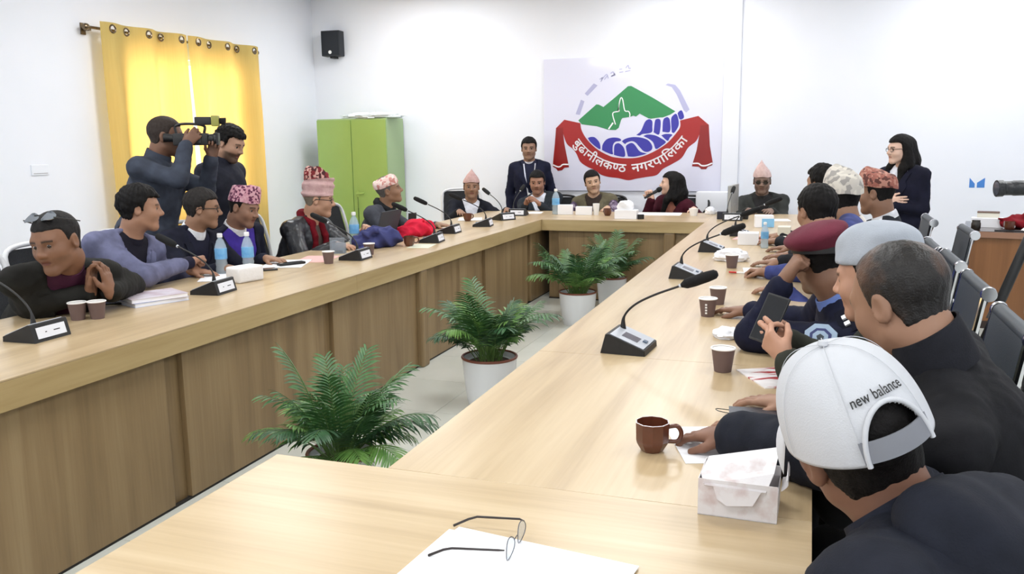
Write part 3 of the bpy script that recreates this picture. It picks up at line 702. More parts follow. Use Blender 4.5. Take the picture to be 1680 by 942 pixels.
def cloth_mat(key, c, rough=.8, var=1.18, bump=.12, bs=260, sheen=.0, spec=.18):
    c = tuple(q*(.80 if max(c) < 90 else .92) for q in c); c2 = tuple(min(255, q*var+2) for q in c)
    return mat('cloth_'+key, c, rough, c2=c2, scale=14, bump=bump, bscale=bs, sheen=sheen, spec=spec)
def topi_pattern(key, c1, c2, c3, scale=45):
    if key in MATS: return MATS[key]
    m = bpy.data.materials.new(key); m.use_nodes = True; N = m.node_tree.nodes; L = m.node_tree.links; b = N['Principled BSDF']; b.inputs['Roughness'].default_value = .85
    tc = N.new('ShaderNodeTexCoord'); vo = N.new('ShaderNodeTexVoronoi'); vo.inputs['Scale'].default_value = scale; L.new(tc.outputs['Object'], vo.inputs['Vector'])
    r = N.new('ShaderNodeValToRGB'); r.color_ramp.interpolation = 'CONSTANT'; e = r.color_ramp.elements; e[0].color = lin(*c1); e[0].position = 0; e[1].position = .45; e[1].color = lin(*c2)
    q = e.new(.72); q.color = lin(*c3); sx = N.new('ShaderNodeSeparateColor'); L.new(vo.outputs['Color'], sx.inputs[0]); L.new(sx.outputs[0], r.inputs[0]); L.new(r.outputs[0], b.inputs['Base Color']); MATS[key] = m; return m

def person(label, base, yaw, head, hyaw, hpitch=0, hroll=0, skin=(142, 100, 76), sz=1.0, stand=False, pelvis=None, h=.010, hf=.006,
           jacket=('suit', (30, 32, 42)), shirt=(225, 225, 228), trousers=(30, 30, 34), arms=None, hair='short', haircol=(14, 12, 12), hat=None,
           glasses=None, beard=0.0, bw=1.0, lapel=True, collar=None, sleeves=None, extra=None, fem=False, look=(0, 0), hs=1.0, depth=1.0, group=None, legs=True, vdepth=.24, cuffs=None, tilt=0, vw=.085):
    base = np.array(base, float); H = np.array(head, float); HM = frame(hyaw, hpitch, hroll); hsc = hs
    root = thing('person', label, 'person', tuple(base), 0, group)
    P = np.array(pelvis if pelvis is not None else (base[0], base[1], .92 if stand else .53), float)
    nk = H+HM@(np.array([0, -.035, -.075])*hsc)             # where neck meets skull
    TF = frame(yaw, 0, tilt); dn = unit(P-H); N = nk+unit(dn*.75+np.array([0, 0, -.25])-TF[:, 1]*.10)*.095*sz
    u = unit(N-P); r = TF[:, 0]; f = unit(np.cross(u, r)); r = np.cross(f, u); TM = np.stack([r, f, u], 1); TL = np.linalg.norm(N-P)
    sw = .178*sz*bw
    SH = {s: N-u*.052*sz+r*s*sw for s in (-1, 1)}
    A = {}
    for s in (-1, 1):
        a = (arms or {}).get(s)
        if a is None:
            wr = (P+r*s*.235+f*.04-np.array([0, 0, .14])) if stand else (P+r*s*.10+f*.36+np.array([0, 0, .10])); a = dict(w=wr, pole=r*s*.6-f-np.array([0, 0, .5]), style='relax')
            if stand: a['d'] = (0, 0, -1); a['n'] = -r*s
        W = np.array(a['w'], float); a = dict(a)
        if not stand and .78 < W[2] < .835 and 'd' not in a:
            W[2] = .803; h_ = unit((W-SH[s])*np.array([1, 1, 0])); a['d'] = h_*.8+f*np.array([.3, .3, 0])+np.array([0, 0, -.06])
            if a.get('style', 'relax') == 'relax': a['style'] = 'rest'; a.setdefault('n', (0, 0, -1))
        pole = np.array(a.get('pole', r*s*.5-f*.6-np.array([0, 0, 1.0])), float)
        El = np.array(a['e'], float) if 'e' in a else ik(SH[s], W, .285*sz, .255*sz, pole)
        A[s] = (SH[s], El, W, a)
    def torso(S, g, k=.05, low=True):
        S.ell(N-u*.16*sz+f*.012, np.array([.158*bw+g, .108*depth+g, .175+g])*sz, TM, k)
        S.cap(SH[-1], SH[1], (.050+g*.7)*sz, None, k)
        for s in (-1, 1):
            S.cap(N+u*.012*sz, SH[s]-u*.004, (.046+g*.5)*sz, (.046+g*.6)*sz, .04)
            S.ell(N-u*.15*sz+r*s*.07*bw+f*.045*depth, np.array([.085+g, .075+g, .09+g])*sz, TM, .05)
        S.ell(P+u*TL*.40+f*.018, np.array([.150*bw+g, .118*depth+g, TL*.36])*1.0, TM, k)
        if low: S.ell(P+u*.02, np.array([.165*bw+g, .125*depth+g, .13+g])*sz, TM, k)
    # body: one continuous surface from head to hips and fingertips
    B = Soft(); add_head(B, H, HM, hsc, fem)
    B.cap(H+HM@(np.array([0, -.028, -.05])*hsc), nk, .056*hsc*(.88 if fem else 1), .056*hsc*(.86 if fem else 1), .025)
    B.cap(nk, N+f*.004, .055*sz*(.88 if fem else 1), .064*sz*(.9 if fem else 1), .03); torso(B, -.014)
    fine = [(H, .125*hsc, hf)]
    for s in (-1, 1):
        Sh, El, W, a = A[s]; B.cap(Sh, El, .046*sz, .038*sz, .03); B.cap(El, W, .038*sz, .0255*sz, .02)
        fd = unit(W-El); d = np.array(a.get('d', fd), float); n = np.array(a.get('n', (0, 0, -1)), float)
        dd = unit(d); nn = unit(n-dd*(n@dd)); th = np.cross(nn, dd); want = a.get('thumb'); want = np.array(want, float) if want is not None else (-r*s+np.array([0, 0, .8]) if abs(nn[2]) < .7 else -r*s)
        sd = 1 if th@want > 0 else -1
        add_hand(B, W, d, n, sd, a.get('style', 'relax'), a.get('sc', sz))
        fine.append((W+dd*.075, .10, a.get('hf', hf)))
    V, Q = B.surface(.016, fine, 1, .3); tint = head_tint(V, H, HM, hsc, skin, beard)
    new_obj('body', np_mesh('body', V-base, Q, True, tint), M_skin, root); eyeball(root, H, HM, hsc, base, look)
    # clothes
    under = []; kind, jc = jacket[0], jacket[1]; g = .020 if len(jacket) < 3 else jacket[2]
    jm = cloth_mat('%d_%d_%d' % jc, jc) if not (len(jacket) > 3) else jacket[3]
    J = Soft(); torso(J, g)
    J.ell(P-u*.03, np.array([.172*bw+g, .130*depth+g, .15])*sz, TM, .05)
    if kind in ('suit', 'open') or len(jacket) > 4:
        for s in (-1, 1): J.cap(N+r*s*.07*sz-u*.012*sz, SH[s]+r*s*.012+u*.012*sz, (.038+g*.6)*sz, (.040+g*.6)*sz, .03)
    if stand: J.cap(P-u*.16+r*.06, P-u*.16-r*.06, .135*sz, None, .06)
    if kind in ('suit', 'open'):
        b0 = TL-vdepth; wv = vw
        def carve(d, x, y, z):
            px, py, pz = x-P[0], y-P[1], z-P[2]
            a_ = px*r[0]+py*r[1]+pz*r[2]; b_ = px*u[0]+py*u[1]+pz*u[2]; c_ = px*f[0]+py*f[1]+pz*f[2]
            hw_ = wv*np.clip((b_-b0)/(TL-b0), 0, 1.3); return np.maximum(d, -np.maximum(np.maximum(np.maximum(np.abs(a_)-hw_, b0-b_), -c_+.015), c_-.19*depth))
        J.glob(carve)
    JT = Soft(); JT.ops = list(J.ops)
    for s in (-1, 1):
        Sh, El, W, a = A[s]; fd = unit(W-El); ce = W-fd*a.get('cuff', .022)
        if sleeves is None: J.cap(Sh, El, (.047+g*.9)*sz, (.040+g*.8)*sz, .014); J.cap(El, ce, (.041+g*.75)*sz, (.029+g*.7)*sz, .022)
    nb = N+u*.05
    J.cap(nk+f*.004, N+u*.055, .052*sz, .052*sz, .01, None, True) if kind != 'high' else None
    V, Q = J.surface(h, smooth=2); Nn = normals(V, Q)
    V = V+Nn*(.005*ripple(V, 30, len(label))+.0035*np.abs(ripple(V, 70, 3+len(label))))[:, None]
    jo = new_obj('vest' if kind == 'vest' else 'jacket', np_mesh('jacket', V-base, Q), jm, root)
    if sleeves is not None:
        SL = Soft()
        for s in (-1, 1):
            Sh, El, W, a = A[s]; ce = W-unit(W-El)*a.get('cuff', .022)
            SL2 = Soft(); SL2.cap(Sh, El, .060*sz, .053*sz, .035); SL2.cap(El, ce, .053*sz, .039*sz, .025); V, Q = SL2.surface(h, smooth=2); Nn = normals(V, Q)
            V = V+Nn*(.004*ripple(V, 40, 8))[:, None]; new_obj('sleeve', np_mesh('sleeve', V-base, Q), sleeves, root)
    if kind in ('suit', 'open') and shirt is not None:
        T2 = Soft(); under.append(T2); torso(T2, g*.35, low=False); T2.cap(nk, N+u*.05, .052*sz, .05*sz, .01, None, True)
        V, Q = T2.surface(h*1.2, smooth=1); new_obj('shirt', np_mesh('shirt', V-base, Q), cloth_mat('%d_%d_%d' % shirt, shirt, .7), root)
    def drape(pts, off=.004):
        out = []
        for a_, b_ in pts:
            cs = np.linspace(.34, -.02, 70); L = P+r*a_+u*b_; W_ = L[None, :]+cs[:, None]*f[None, :]; dd = np.minimum.reduce([JT.at(W_)]+[q_.at(W_) for q_ in under]); q = np.nonzero(dd < 0)[0]
            c_ = cs[q[0]] if len(q) else .05; out.append(L+f*(c_+off))
        return out
    def ribbon(name, left, right, m, off=.005, th=.004):
        Lp, Rp = drape(left, off), drape(right, off); mb = MB(); n = len(Lp)
        vs = [tuple(p-base) for p in Lp]+[tuple(p-base) for p in Rp]+[tuple(p-base-f*th) for p in Lp]+[tuple(p-base-f*th) for p in Rp]; fs = []
        for i in range(n-1): fs += [(i, n+i, n+i+1, i+1), (2*n+i, 2*n+i+1, 3*n+i+1, 3*n+i), (i, i+1, 2*n+i+1, 2*n+i), (n+i, 3*n+i, 3*n+i+1, n+i+1)]
        mb.add(vs, fs); return mb.build(name, m, jo, smooth=50)
    if kind == 'suit' and lapel:
        for s in (-1, 1):
            b0 = TL-vdepth; n = 9; inn = []; out = []
            for i in range(n):
                t_ = i/(n-1); b_ = b0+(TL-.012-b0)*t_; w_ = .085*t_; lw = (.062*min(1, t_*2.2))*(1-.35*max(0, t_-.65)/.35) if t_ < .72 else .038
                inn.append((s*(w_+.002), b_)); out.append((s*(w_+.004+lw), b_-.012*t_))
            ribbon('lapel', inn, out, jm, .017, .014)
    if collar:
        cm = collar[1] if not isinstance(collar[1], tuple) else cloth_mat('%d_%d_%d' % collar[1], collar[1]); hgt = collar[0]; rings = []
        ua = unit(nk-N); ra_ = unit(np.cross(f, ua)); fa = np.cross(ua, ra_); R0 = (.072 if len(collar) < 3 else collar[2])*sz
        for (rr, zz) in ((R0+.004, -.012), (R0, hgt*.5), (R0-.004, hgt), (R0-.009, hgt), (R0-.006, -.012)):
            rings.append([tuple(N+ua*(.022+zz-.012*math.cos(t_))+(ra_*math.sin(t_)+fa*math.cos(t_)*1.04)*rr-base) for t_ in [2*math.pi*(i+.5)/24+.0 for i in range(24)]])
        MB().loft(rings, False, False).build('collar', cm, root, smooth=60)
    if cuffs:
        for s in (-1, 1):
            Sh, El, W, a = A[s]; fd = unit(W-El); MB().tube([tuple(W-fd*.12-base), tuple(W-fd*.012-base)], .036*sz, 14).build('cuff', cloth_mat('%d_%d_%d' % cuffs, cuffs), root, smooth=40)
    # trousers and shoes
    if legs:
        tr = Soft(); sh = []
        for s in (-1, 1):
            hip = P+TF[:, 0]*s*.085; fo = np.array([TF[0, 1], TF[1, 1], 0]); kn = hip+fo*.40+np.array([0, 0, -.02]) if not stand else np.array([hip[0], hip[1], .50])+fo*.02
            an = np.array([kn[0], kn[1], .09])+fo*(.03 if not stand else -.02)
            tr.cap(hip, kn, .085*sz, .066*sz, .04); tr.cap(kn, an, .064*sz, .05*sz, .03)
            so = Soft(); so.cap((an[0], an[1], .045), np.array([an[0], an[1], .038])+fo*.15, .042, .036, .01); V, Q = so.surface(.014); V[:, 2] = np.maximum(V[:, 2], 0.001); sh.append((V, Q))
        tr.ell(P, np.array([.165, .125, .12])*sz, TM, .04); V, Q = tr.surface(.02); new_obj('trousers', np_mesh('trousers', V-base, Q), cloth_mat('%d_%d_%d' % trousers, trousers), root)
        for V, Q in sh: new_obj('shoe', np_mesh('shoe', V-base, Q), M_black, root)
    # hair
    hm = mat('hair_%d_%d_%d' % haircol, haircol, .6, c2=tuple(min(255, c+9) for c in haircol), scale=60, bump=.35, bscale=220, spec=.15)
    HO = dict(short=dict(t=.010), thick=dict(t=.016, amp=.005), buzz=dict(t=.0035, amp=.0012), thin=dict(t=.004, amp=.0015, front=.03), none=None,
              under=dict(t=.004, amp=.001), sleek=dict(t=.010, amp=.0015, frq=90),
              long=dict(t=.013, amp=.002, front=.0, long=[((0, -.075, .03), (0, -.10, -.10), .075, .08), ((0, -.10, -.10), (0, -.115, -.30), .085, .07), ((.068, -.03, .02), (.085, -.045, -.14), .03, .04), ((-.068, -.03, .02), (-.085, -.045, -.14), .03, .04),
                                                          ((.074, -.02, -.04), (.088, .025, -.16), .026, .032), ((-.074, -.02, -.04), (-.088, .025, -.16), .026, .032), ((.088, .025, -.16), (.088, .055, -.30), .032, .024), ((-.088, .025, -.16), (-.088, .055, -.30), .032, .024)]))[hair]
    if hair == 'thin': hm = mat('hair_thinning', haircol, .4, c2=(96, 68, 52), scale=9, bump=.3, bscale=240, spec=.35, ramp=(.50, .72))
    if HO is not None:
        V, Q = hair_mesh(H, HM, hsc, seed=len(label), h=max(.0055, hf), **HO); new_obj('hair', np_mesh('hair', V-base, Q), hm, root)
    ctx = dict(root=root, base=base, H=H, HM=HM, hs=hsc, N=N, P=P, r=r, f=f, u=u, TL=TL, A=A, ribbon=ribbon, drape=drape, nk=nk, jm=jm, hf=hf)
    if hat: hat(ctx)
    if glasses: spectacles(ctx, glasses)
    for e in (extra or []): e(ctx)
    return root
def hl(ctx):
    """head-local -> root-local mapping"""
    return lambda p: tuple(ctx['H']+ctx['HM']@(np.array(p, float)*ctx['hs'])-ctx['base'])
def spectacles(ctx, kind):
    T = hl(ctx); fm = M_black; mb = MB(); rise = 0.0
    for s in (-1, 1):
        loop = [T((s*.033+.022*math.cos(a), .094-.004*abs(math.cos(a)), .001+.016*math.sin(a))) for a in [2*math.pi*i/16 for i in range(17)]]
        mb.tube(loop, .0022, 5, caps=False); mb.tube([T((s*.055, .090, .006)), T((s*.076, .04, .008)), T((s*.082, -.012, .006)), T((s*.080, -.028, -.010))], .0024, 5)
    mb.tube([T((-.012, .098, .006)), T((0, .102, .008)), T((.012, .098, .006))], .002, 5)
    g = mb.build('spectacles', fm, ctx['root'], smooth=40)
    if kind == 'dark':
        lm = mat('dark_lens', (20, 18, 18), .1)
        for s in (-1, 1): MB().add([T((s*.033+.021*math.cos(a), .093, .001+.015*math.sin(a))) for a in [2*math.pi*i/14 for i in range(14)]], [tuple(range(14))]).build('lens', lm, g)
def topi(m, hgt=.105, peak=.35, lean=0.0, back=0.0, z0=.040, flatness=.0, rim=None, wide=1.0, peaked=False):
    def f(ctx):
        T = hl(ctx); rings = []; n = 28
        prof = [(0, 1.0), (.12, 1.015), (.3, 1.01), (.5, .97), (.7, .88), (.85, .74), (.95, .52), (1.0, .30)] if not flatness else [(0, 1.0), (.2, 1.0), (.5, .97), (.78, .93), (.92, .88), (1.0, .78), (1.0, .4)]
        if peaked: prof = [(0, 1.0), (.15, 1.0), (.3, .95), (.5, .80), (.68, .60), (.84, .38), (.94, .20), (1.0, .06)]
        for v, k in prof:
            R = []
            for i in range(n):
                a = 2*math.pi*i/n; rx = .0855*wide*(k if not flatness else k); ry = .107*wide*(1-(1-k)*(.45 if not flatness else 1.0)*(1.5 if peaked else 1))
                crease = 1-.10*v*max(0, math.cos(2*a+.6))
                x = rx*math.cos(a)*crease+lean*v; y = ry*math.sin(a)*crease-.012+back*v; tl = .012*math.sin(a)
                z = z0+tl+hgt*v*(1+peak*.35*math.sin(a+.5)*v)+.003*math.sin(5*a+9*v)
                R.append(T((x, y, z)))
            rings.append(R)
        o = MB().loft(rings, False, True).build('cap', m, ctx['root'], smooth=50)
        if rim:
            rr = [[T(((.0885*wide)*math.cos(a)*(1 if q % 2 else .985), .110*wide*math.sin(a)*(1 if q % 2 else .985)-.012, z0+.012*math.sin(a)+dz)) for a in [2*math.pi*i/n for i in range(n)]] for q, dz in ((0, -.004), (1, -.003), (1, .022), (0, .026))]
            MB().loft(rr, False, False).build('band', rim, o, smooth=50)
    return f
def beret(m, side=1, band=None, tall=1.0, puff=1.0, back=.0):
    def f(ctx):
        S = Soft(); HM, H, hs = ctx['HM'], ctx['H'], ctx['hs']; T = lambda p: H+HM@(np.array(p, float)*hs)
        S.ell(T((0, -.012, .050)), np.array([.089, .110, .055])*hs, HM, .02)
        S.ell(T((side*.022, -.018-back, .088)), np.array([.100*puff, .122*puff, .040*tall])*hs, HM@frame(90, 0, side*-14), .03)
        def cut(d, x, y, z):
            px, py, pz = x-H[0], y-H[1], z-H[2]; lz = (px*HM[0, 2]+py*HM[1, 2]+pz*HM[2, 2]); ly = (px*HM[0, 1]+py*HM[1, 1]+pz*HM[2, 1])
            return np.maximum(d, (.040+.10*(ly))*hs-lz)
        S.glob(cut); V, Q = S.surface(max(.007, ctx['hf']), smooth=2); Nn = normals(V, Q); V = V+Nn*(.003*ripple(V, 45, 4))[:, None]
        o = new_obj('beret', np_mesh('beret', V-ctx['base'], Q), m, ctx['root'])
        if band:
            L = hl(ctx); n = 28; rr = [[L((.0885*math.cos(a)*k, .110*math.sin(a)*k-.012, .040+.10*(.110*math.sin(a))+dz)) for a in [2*math.pi*i/n for i in range(n)]] for k, dz in ((.98, -.012), (1.02, -.010), (1.02, .010), (.99, .012))]
            MB().loft(rr, False, False).build('band', band, o, smooth=50)
    return f
# ---------------------------------------------------------------- accessories of the people
def scarf(c, front=.30, rad=.030, side=(1, 1), spread=.062):
    m = cloth_mat('scarf_%d_%d_%d' % c, c, .9, 1.25, .35, 90)
    def f(ctx):
        S = Soft(); N, r, f_, u, TL = [ctx[k] for k in ('N', 'r', 'f', 'u', 'TL')]
        ring = [N+u*(.028-.018*math.cos(a))+(r*math.sin(a)+f_*math.cos(a)*1.02)*.078 for a in [2*math.pi*i/20 for i in range(21)]]
        for i in range(2, 18): S.cap(ring[i], ring[i+1], rad*.9, None, .012)
        for s, on in zip((-1, 1), side):
            if not on: continue
            pts = ctx['drape']([(s*(spread+.012*q/6), TL-.01-front*q/6) for q in range(7)], .010); pts = [ring[2] if s > 0 else ring[18]]+pts
            for a, b in zip(pts[:-1], pts[1:]): S.cap(a, b, rad, None, .012, (f_, .55))
        V, Q = S.surface(.010, smooth=1); Nn = normals(V, Q); V = V+Nn*(.004*ripple(V, 60, 2))[:, None]
        new_obj('scarf', np_mesh('scarf', V-ctx['base'], Q), m, ctx['root'])
    return f
def lanyard(ctx):
    TL = ctx['TL']; m = mat('lanyard_white', (215, 218, 232), .6)
    for s in (-1, 1):
        n = 8; a = [(s*(.060-.035*i/(n-1))-.012*(1 if s < 0 else 0)-.008*i/(n-1), TL+.0-.34*i/(n-1)) for i in range(n)]
        ctx['ribbon']('lanyard', [(x-.007, y) for x, y in a], [(x+.007, y) for x, y in a], m, .012, .002)
    ctx['ribbon']('id_card', [(-.045, TL-.33), (-.045, TL-.41)], [(.022, TL-.33), (.022, TL-.41)], M_white, .014, .003)
def shades(ctx):
    T = hl(ctx); mb = MB()
    for s in (-1, 1): mb.tube([T((s*.068, .050, .108)), T((s*.086, .0, .086)), T((s*.084, -.06, .062))], .0028, 6)
    mb.tube([T((-.012, .050, .121)), T((.012, .050, .121))], .003, 6); g = mb.build('sunglasses', M_black, ctx['root'], smooth=40)
    lm = mat('mirror_lens', (150, 156, 166), .12, .8)
    for s in (-1, 1):
        ring = [((s*.038+.031*math.cos(a)), .046-.024*math.sin(a)-.006*abs(math.cos(a)), .116+.012*math.sin(a)-.010*abs(math.cos(a))) for a in [2*math.pi*i/18 for i in range(18)]]
        MB().loft([[T(p) for p in ring], [T((x, y+.002, z+.002)) for x, y, z in ring]]).build('lens', lm, g, smooth=40)
def turban(ctx):
    T = hl(ctx); n = 36; pk = mat('turban_pink', (196, 158, 158), .85, c2=(212, 178, 176), scale=20, bump=.3, bscale=60); rings = []
    for q in range(13):
        v = q/12; R = []
        for i in range(n):
            a = 2*math.pi*i/n; fold = .0045*math.sin(a*1.0+v*13)+.003*math.sin(2*a+v*20); k = (1.02+.035*math.sin(math.pi*min(1, v*1.05)))
            R.append(T(((.083*k+fold)*math.cos(a), (.104*k+fold)*math.sin(a)-.012, .026+.014*math.sin(a)+.115*v+.01*math.sin(a+1.0)*v)))
        rings.append(R)
    MB().loft(rings, True, True).build('turban_wrap', pk, ctx['root'], smooth=60)
    pm = topi_pattern('topi_red_floral', (128, 40, 44), (205, 160, 150), (74, 32, 36), 60); rings = []
    for v, k in ((0, 1), (.4, .97), (.8, .92), (1, .9), (.97, .5)):
        rings.append([T((.070*k*math.cos(a), (.092*k)*math.sin(a)-.018-.012*v, .125+.078*v+.022*v*math.sin(2*a+.8)+.012*v*math.cos(a*3))) for a in [2*math.pi*i/n for i in range(n)]])
    MB().loft(rings, True, True).build('cap', pm, ctx['root'], smooth=40)
def uniform_marks(ctx):
    r, f, u, P, TL = [ctx[k] for k in ('r', 'f', 'u', 'P', 'TL')]; base = ctx['base']; Sh, El, W, a = ctx['A'][-1]
    ax = unit(Sh-ctx['N']); up = unit(u-ax*(u@ax)); fr_ = np.cross(ax, up)
    def slab(name, c, x, y, z, hx, hy, hz, m, par):
        vs = [tuple(c+ax*(x+i*hx)+fr_*(y+j*hy)+up*(z+k*hz)-base) for i in (-1, 1) for j in (-1, 1) for k in (-1, 1)]
        return MB().add(vs, [(0, 1, 3, 2), (4, 6, 7, 5), (0, 4, 5, 1), (2, 3, 7, 6), (0, 2, 6, 4), (1, 5, 7, 3)]).build(name, m, par)
    ep = slab('epaulette', Sh-ax*.045, 0, 0, .068, .055, .028, .006, cloth_mat('epaulette', (14, 16, 34)), ctx['root'])
    for q in (-.014, .016): slab('rank_pip', Sh-ax*.045, q, 0, .077, .008, .009, .004, M_white, ep)
    d = unit(El-Sh); c = Sh+d*.11; out = unit(np.cross(d, np.cross(np.array([.25, -1, .35]), d))); t = np.cross(out, d)
    def disc(name, k, off, m, par, n=8):
        ring = [tuple(c+out*(.069+off)+(t*math.cos(q)+d*math.sin(q)*1.15)*k-base) for q in [2*math.pi*(i+.5)/n for i in range(n)]]
        ring2 = [tuple(np.array(p)-out*.012) for p in ring]; return MB().loft([ring2, ring]).build(name, m, par)
    b = disc('sleeve_badge', .048, .004, mat('badge_blue', (176, 200, 226), .5), ctx['root']); disc('badge_ring', .032, .006, mat('badge_navy', (52, 62, 120), .5), b); disc('badge_core', .023, .008, mat('badge_blue', (176, 200, 226), .5), b); disc('badge_core', .011, .010, mat('badge_grey', (60, 70, 80), .5), b, 5)
def ball_cap(ctx):
    T = hl(ctx); m = mat('cap_white', (192, 194, 200), .8, c2=(198, 200, 206), scale=6, bump=.15, bscale=400); gm = mat('cap_strap', (124, 126, 134), .6)
    n, k = 240, 56; z0 = .020
    def pt(a, v, o=0.0):
        ph = v*math.pi/2; rr = math.cos(ph)**.72; seam = 0
        x = (.093+o)*rr*math.sin(a); y = (.112+o)*rr*math.cos(a)-.014; z = z0-.004+(.128+o)*math.sin(ph)**.95+.006*math.cos(a)*(1-v)
        return (x, y, z)
    V = [pt(2*math.pi*i/n, j/k) for j in range(k+1) for i in range(n)]; F = []
    def hole(i, j):
        da = abs(((i+.5)/n*360+180) % 360-180); db = 180-da; v = (j+.5)/k
        return (db/28)**2+(v/.34)**2 < 1
    for j in range(k):
        for i in range(n):
            if hole(i, j): continue
            i2 = (i+1) % n; F.append((j*n+i, j*n+i2, (j+1)*n+i2, (j+1)*n+i))
    me = bpy.data.meshes.new('cap_crown'); me.from_pydata([T(p) for p in V], [], F); me.update(); me.polygons.foreach_set('use_smooth', [True]*len(F))
    o = new_obj('cap_crown', me, m, ctx['root']); sd = o.modifiers.new('thick', 'SOLIDIFY'); sd.thickness = .0025; sd.offset = 1
    for q in range(6):
        a = 2*math.pi*(q+.5)/6; v0 = .42 if abs(q-2.5) < .6 else .0
        MB().tube([T(pt(a, v, .0028)) for v in np.linspace(.02, .985, 16)], .0006, 5).build('seam', mat('cap_stitch', (188, 190, 196), .85), o)
    e = [(180-28.5*math.sin(t_), .35*math.cos(t_)) for t_ in np.linspace(-math.pi/2, math.pi/2, 25)]
    MB().tube([T(pt(math.radians(a), max(0.0, v), .003)) for a, v in e], .0042, 8).build('opening_trim', m, o, smooth=50)
    MB().lathe([(0, .008), (.007, .006), (.009, 0), (.006, -.003)], 12).build('button', mat('cap_button', (190, 192, 198), .8), o, T((0, -.014, z0+.127)), smooth=40)
    st = MB(); A_ = np.radians(np.linspace(149, 211, 16)); st.loft([[T(pt(a, .02, q)) for q in (.0, .004)]+[T(pt(a, .15, q)) for q in (.004, .0)] for a in A_]); st.build('strap', gm, o, smooth=40)
    br = MB(); rings = []
    for w_ in np.linspace(0, 1, 8):
        R = []
        for i in range(25):
            a = math.radians(-62+124*i/24); x, y, z = pt(a, .0, .001); L_ = .072*w_*math.cos(a)**.6
            R.append((x*(1+.04*w_), y+L_, z+.004-.018*w_-.05*w_*(x/.09)**2))
        rings.append(R)
    br.loft([[T(p) for p in R]+[T((p[0], p[1], p[2]-.004)) for p in R[::-1]] for R in rings]); br.build('brim', m, o, smooth=50)
    # black script lettering above the opening
    c = bpy.data.curves.new('script', 'FONT'); c.body = 'new balance'; c.align_x = 'CENTER'; c.offset = .012; c.space_character = 1.02
    fo_ = bpy.data.objects.new('script', c); col.objects.link(fo_); bpy.context.view_layer.update(); m2 = bpy.data.meshes.new_from_object(fo_.evaluated_get(bpy.context.evaluated_depsgraph_get()))
    s_ = .0175; vv = [(v.co.x*s_, v.co.y*s_) for v in m2.vertices]; ff = [list(p.vertices) for p in m2.polygons]; bpy.data.objects.remove(fo_); bpy.data.curves.remove(c); bpy.data.meshes.remove(m2)
    MB().add([T(pt(math.pi-x/.098, .385+(y-1.6*x*x)/.165, .0034)) for x, y in vv], ff).build('lettering', M_black, o)
def coat_skirt(c):
    S = Soft(); P, r, f, u = c['P'], c['r'], c['f'], c['u']
    S.cap(P+np.array([0, 0, .06]), (P[0], P[1], .42), .150, .175, .03, (f, .8)); V, Q = S.surface(.014, smooth=1); new_obj('coat_skirt', np_mesh('coat_skirt', V-c['base'], Q), c['jm'], c['root'])

def hood(ctx, k=1.0):
    S = Soft(); N, r, f, u, P = [ctx[k] for k in ('N', 'r', 'f', 'u', 'P')]
    S.cap(N-f*.09+r*.11+u*.01, N-f*.09-r*.11+u*.01, .072*k, None, .06); S.cap(N-f*.12*k-u*.10+r*.06, N-f*.12*k-u*.10-r*.06, .085*k, None, .10)
    for s in (-1, 1): S.cap(N-f*.08+r*s*.10-u*.02, N+f*.03+r*s*.085-u*.045, .052, .034, .03)
    V, Q = S.surface(.010, smooth=2); Nn = normals(V, Q); V = V+Nn*(.006*ripple(V, 34, 12))[:, None]; new_obj('hood', np_mesh('hood', V-ctx['base'], Q), ctx['jm'], ctx['root'])
# ---------------------------------------------------------------- the people
LEFT = 'guests seated along the left table'; FAR = 'panel seated at the head table'; RIGHT = 'guests seated along the right table'
navy = (24, 26, 42); blk = (20, 20, 24); GRAY = (52, 56, 64)
up = np.array([0, 0, 1.0])
def seatarm(wR, wL, style='relax', **k):
    return {1: dict(w=wR, style=style, **k), -1: dict(w=wL, style=style, **k)}
# left table
person('man in black blazer leaning on the left table, sunglasses pushed up on his head', (-3.62, 3.05, 0), -28, (-3.03, 2.755, 1.105), -82, -10, -6, (122, 84, 62), h=.009, hf=.0042,
       jacket=('suit', (34, 33, 30)), shirt=(70, 30, 52), arms={1: dict(e=(-3.17, 2.73, .835), w=(-2.985, 2.865, .862), d=(.08, .10, 1.0), n=(.95, .3, 0), thumb=(-.3, -1, .2), style='lace'), -1: dict(e=(-3.08, 3.20, .845), w=(-2.925, 2.915, .862), d=(-.08, -.06, 1.0), n=(-.95, -.3, 0), thumb=(.3, -1, .2), style='lace')},
       hair='buzz', haircol=(30, 28, 28), extra=[shades], bw=1.02, collar=(.040, (78, 36, 60)), beard=.18, look=(-.3, -.05), hs=1.09)
person('man in lavender-grey suit with black shirt looking to the head table', (-3.66, 3.50, 0), -8, (-3.37, 3.62, 1.175), 40, -2, 2, (150, 108, 84), h=.010, hf=.005,
       jacket=('suit', (100, 102, 130)), shirt=(24, 22, 36), arms={1: dict(e=(-3.24, 3.46, .84), w=(-3.27, 3.86, .86), style='fist', n=(.5, .2, -.8), cuff=.10), -1: dict(w=(-3.30, 3.88, .82), style='relax')}, hair='thick', collar=(.018, (24, 22, 36)), cuffs=(26, 24, 44), bw=1.05)
person('man in dark navy suit with white collar and glasses looking to the head table', (-3.75, 4.20, 0), -8, (-3.50, 4.27, 1.125), 32, -4, 0, (140, 102, 78), h=.011, hf=.0047,
       jacket=('suit', (26, 28, 44)), shirt=(26, 28, 50), collar=(.034, (226, 228, 234)), hair='short', glasses='clear', arms=seatarm((-3.2, 4.05, .81), (-3.2, 4.45, .81)), haircol=(36, 33, 32))
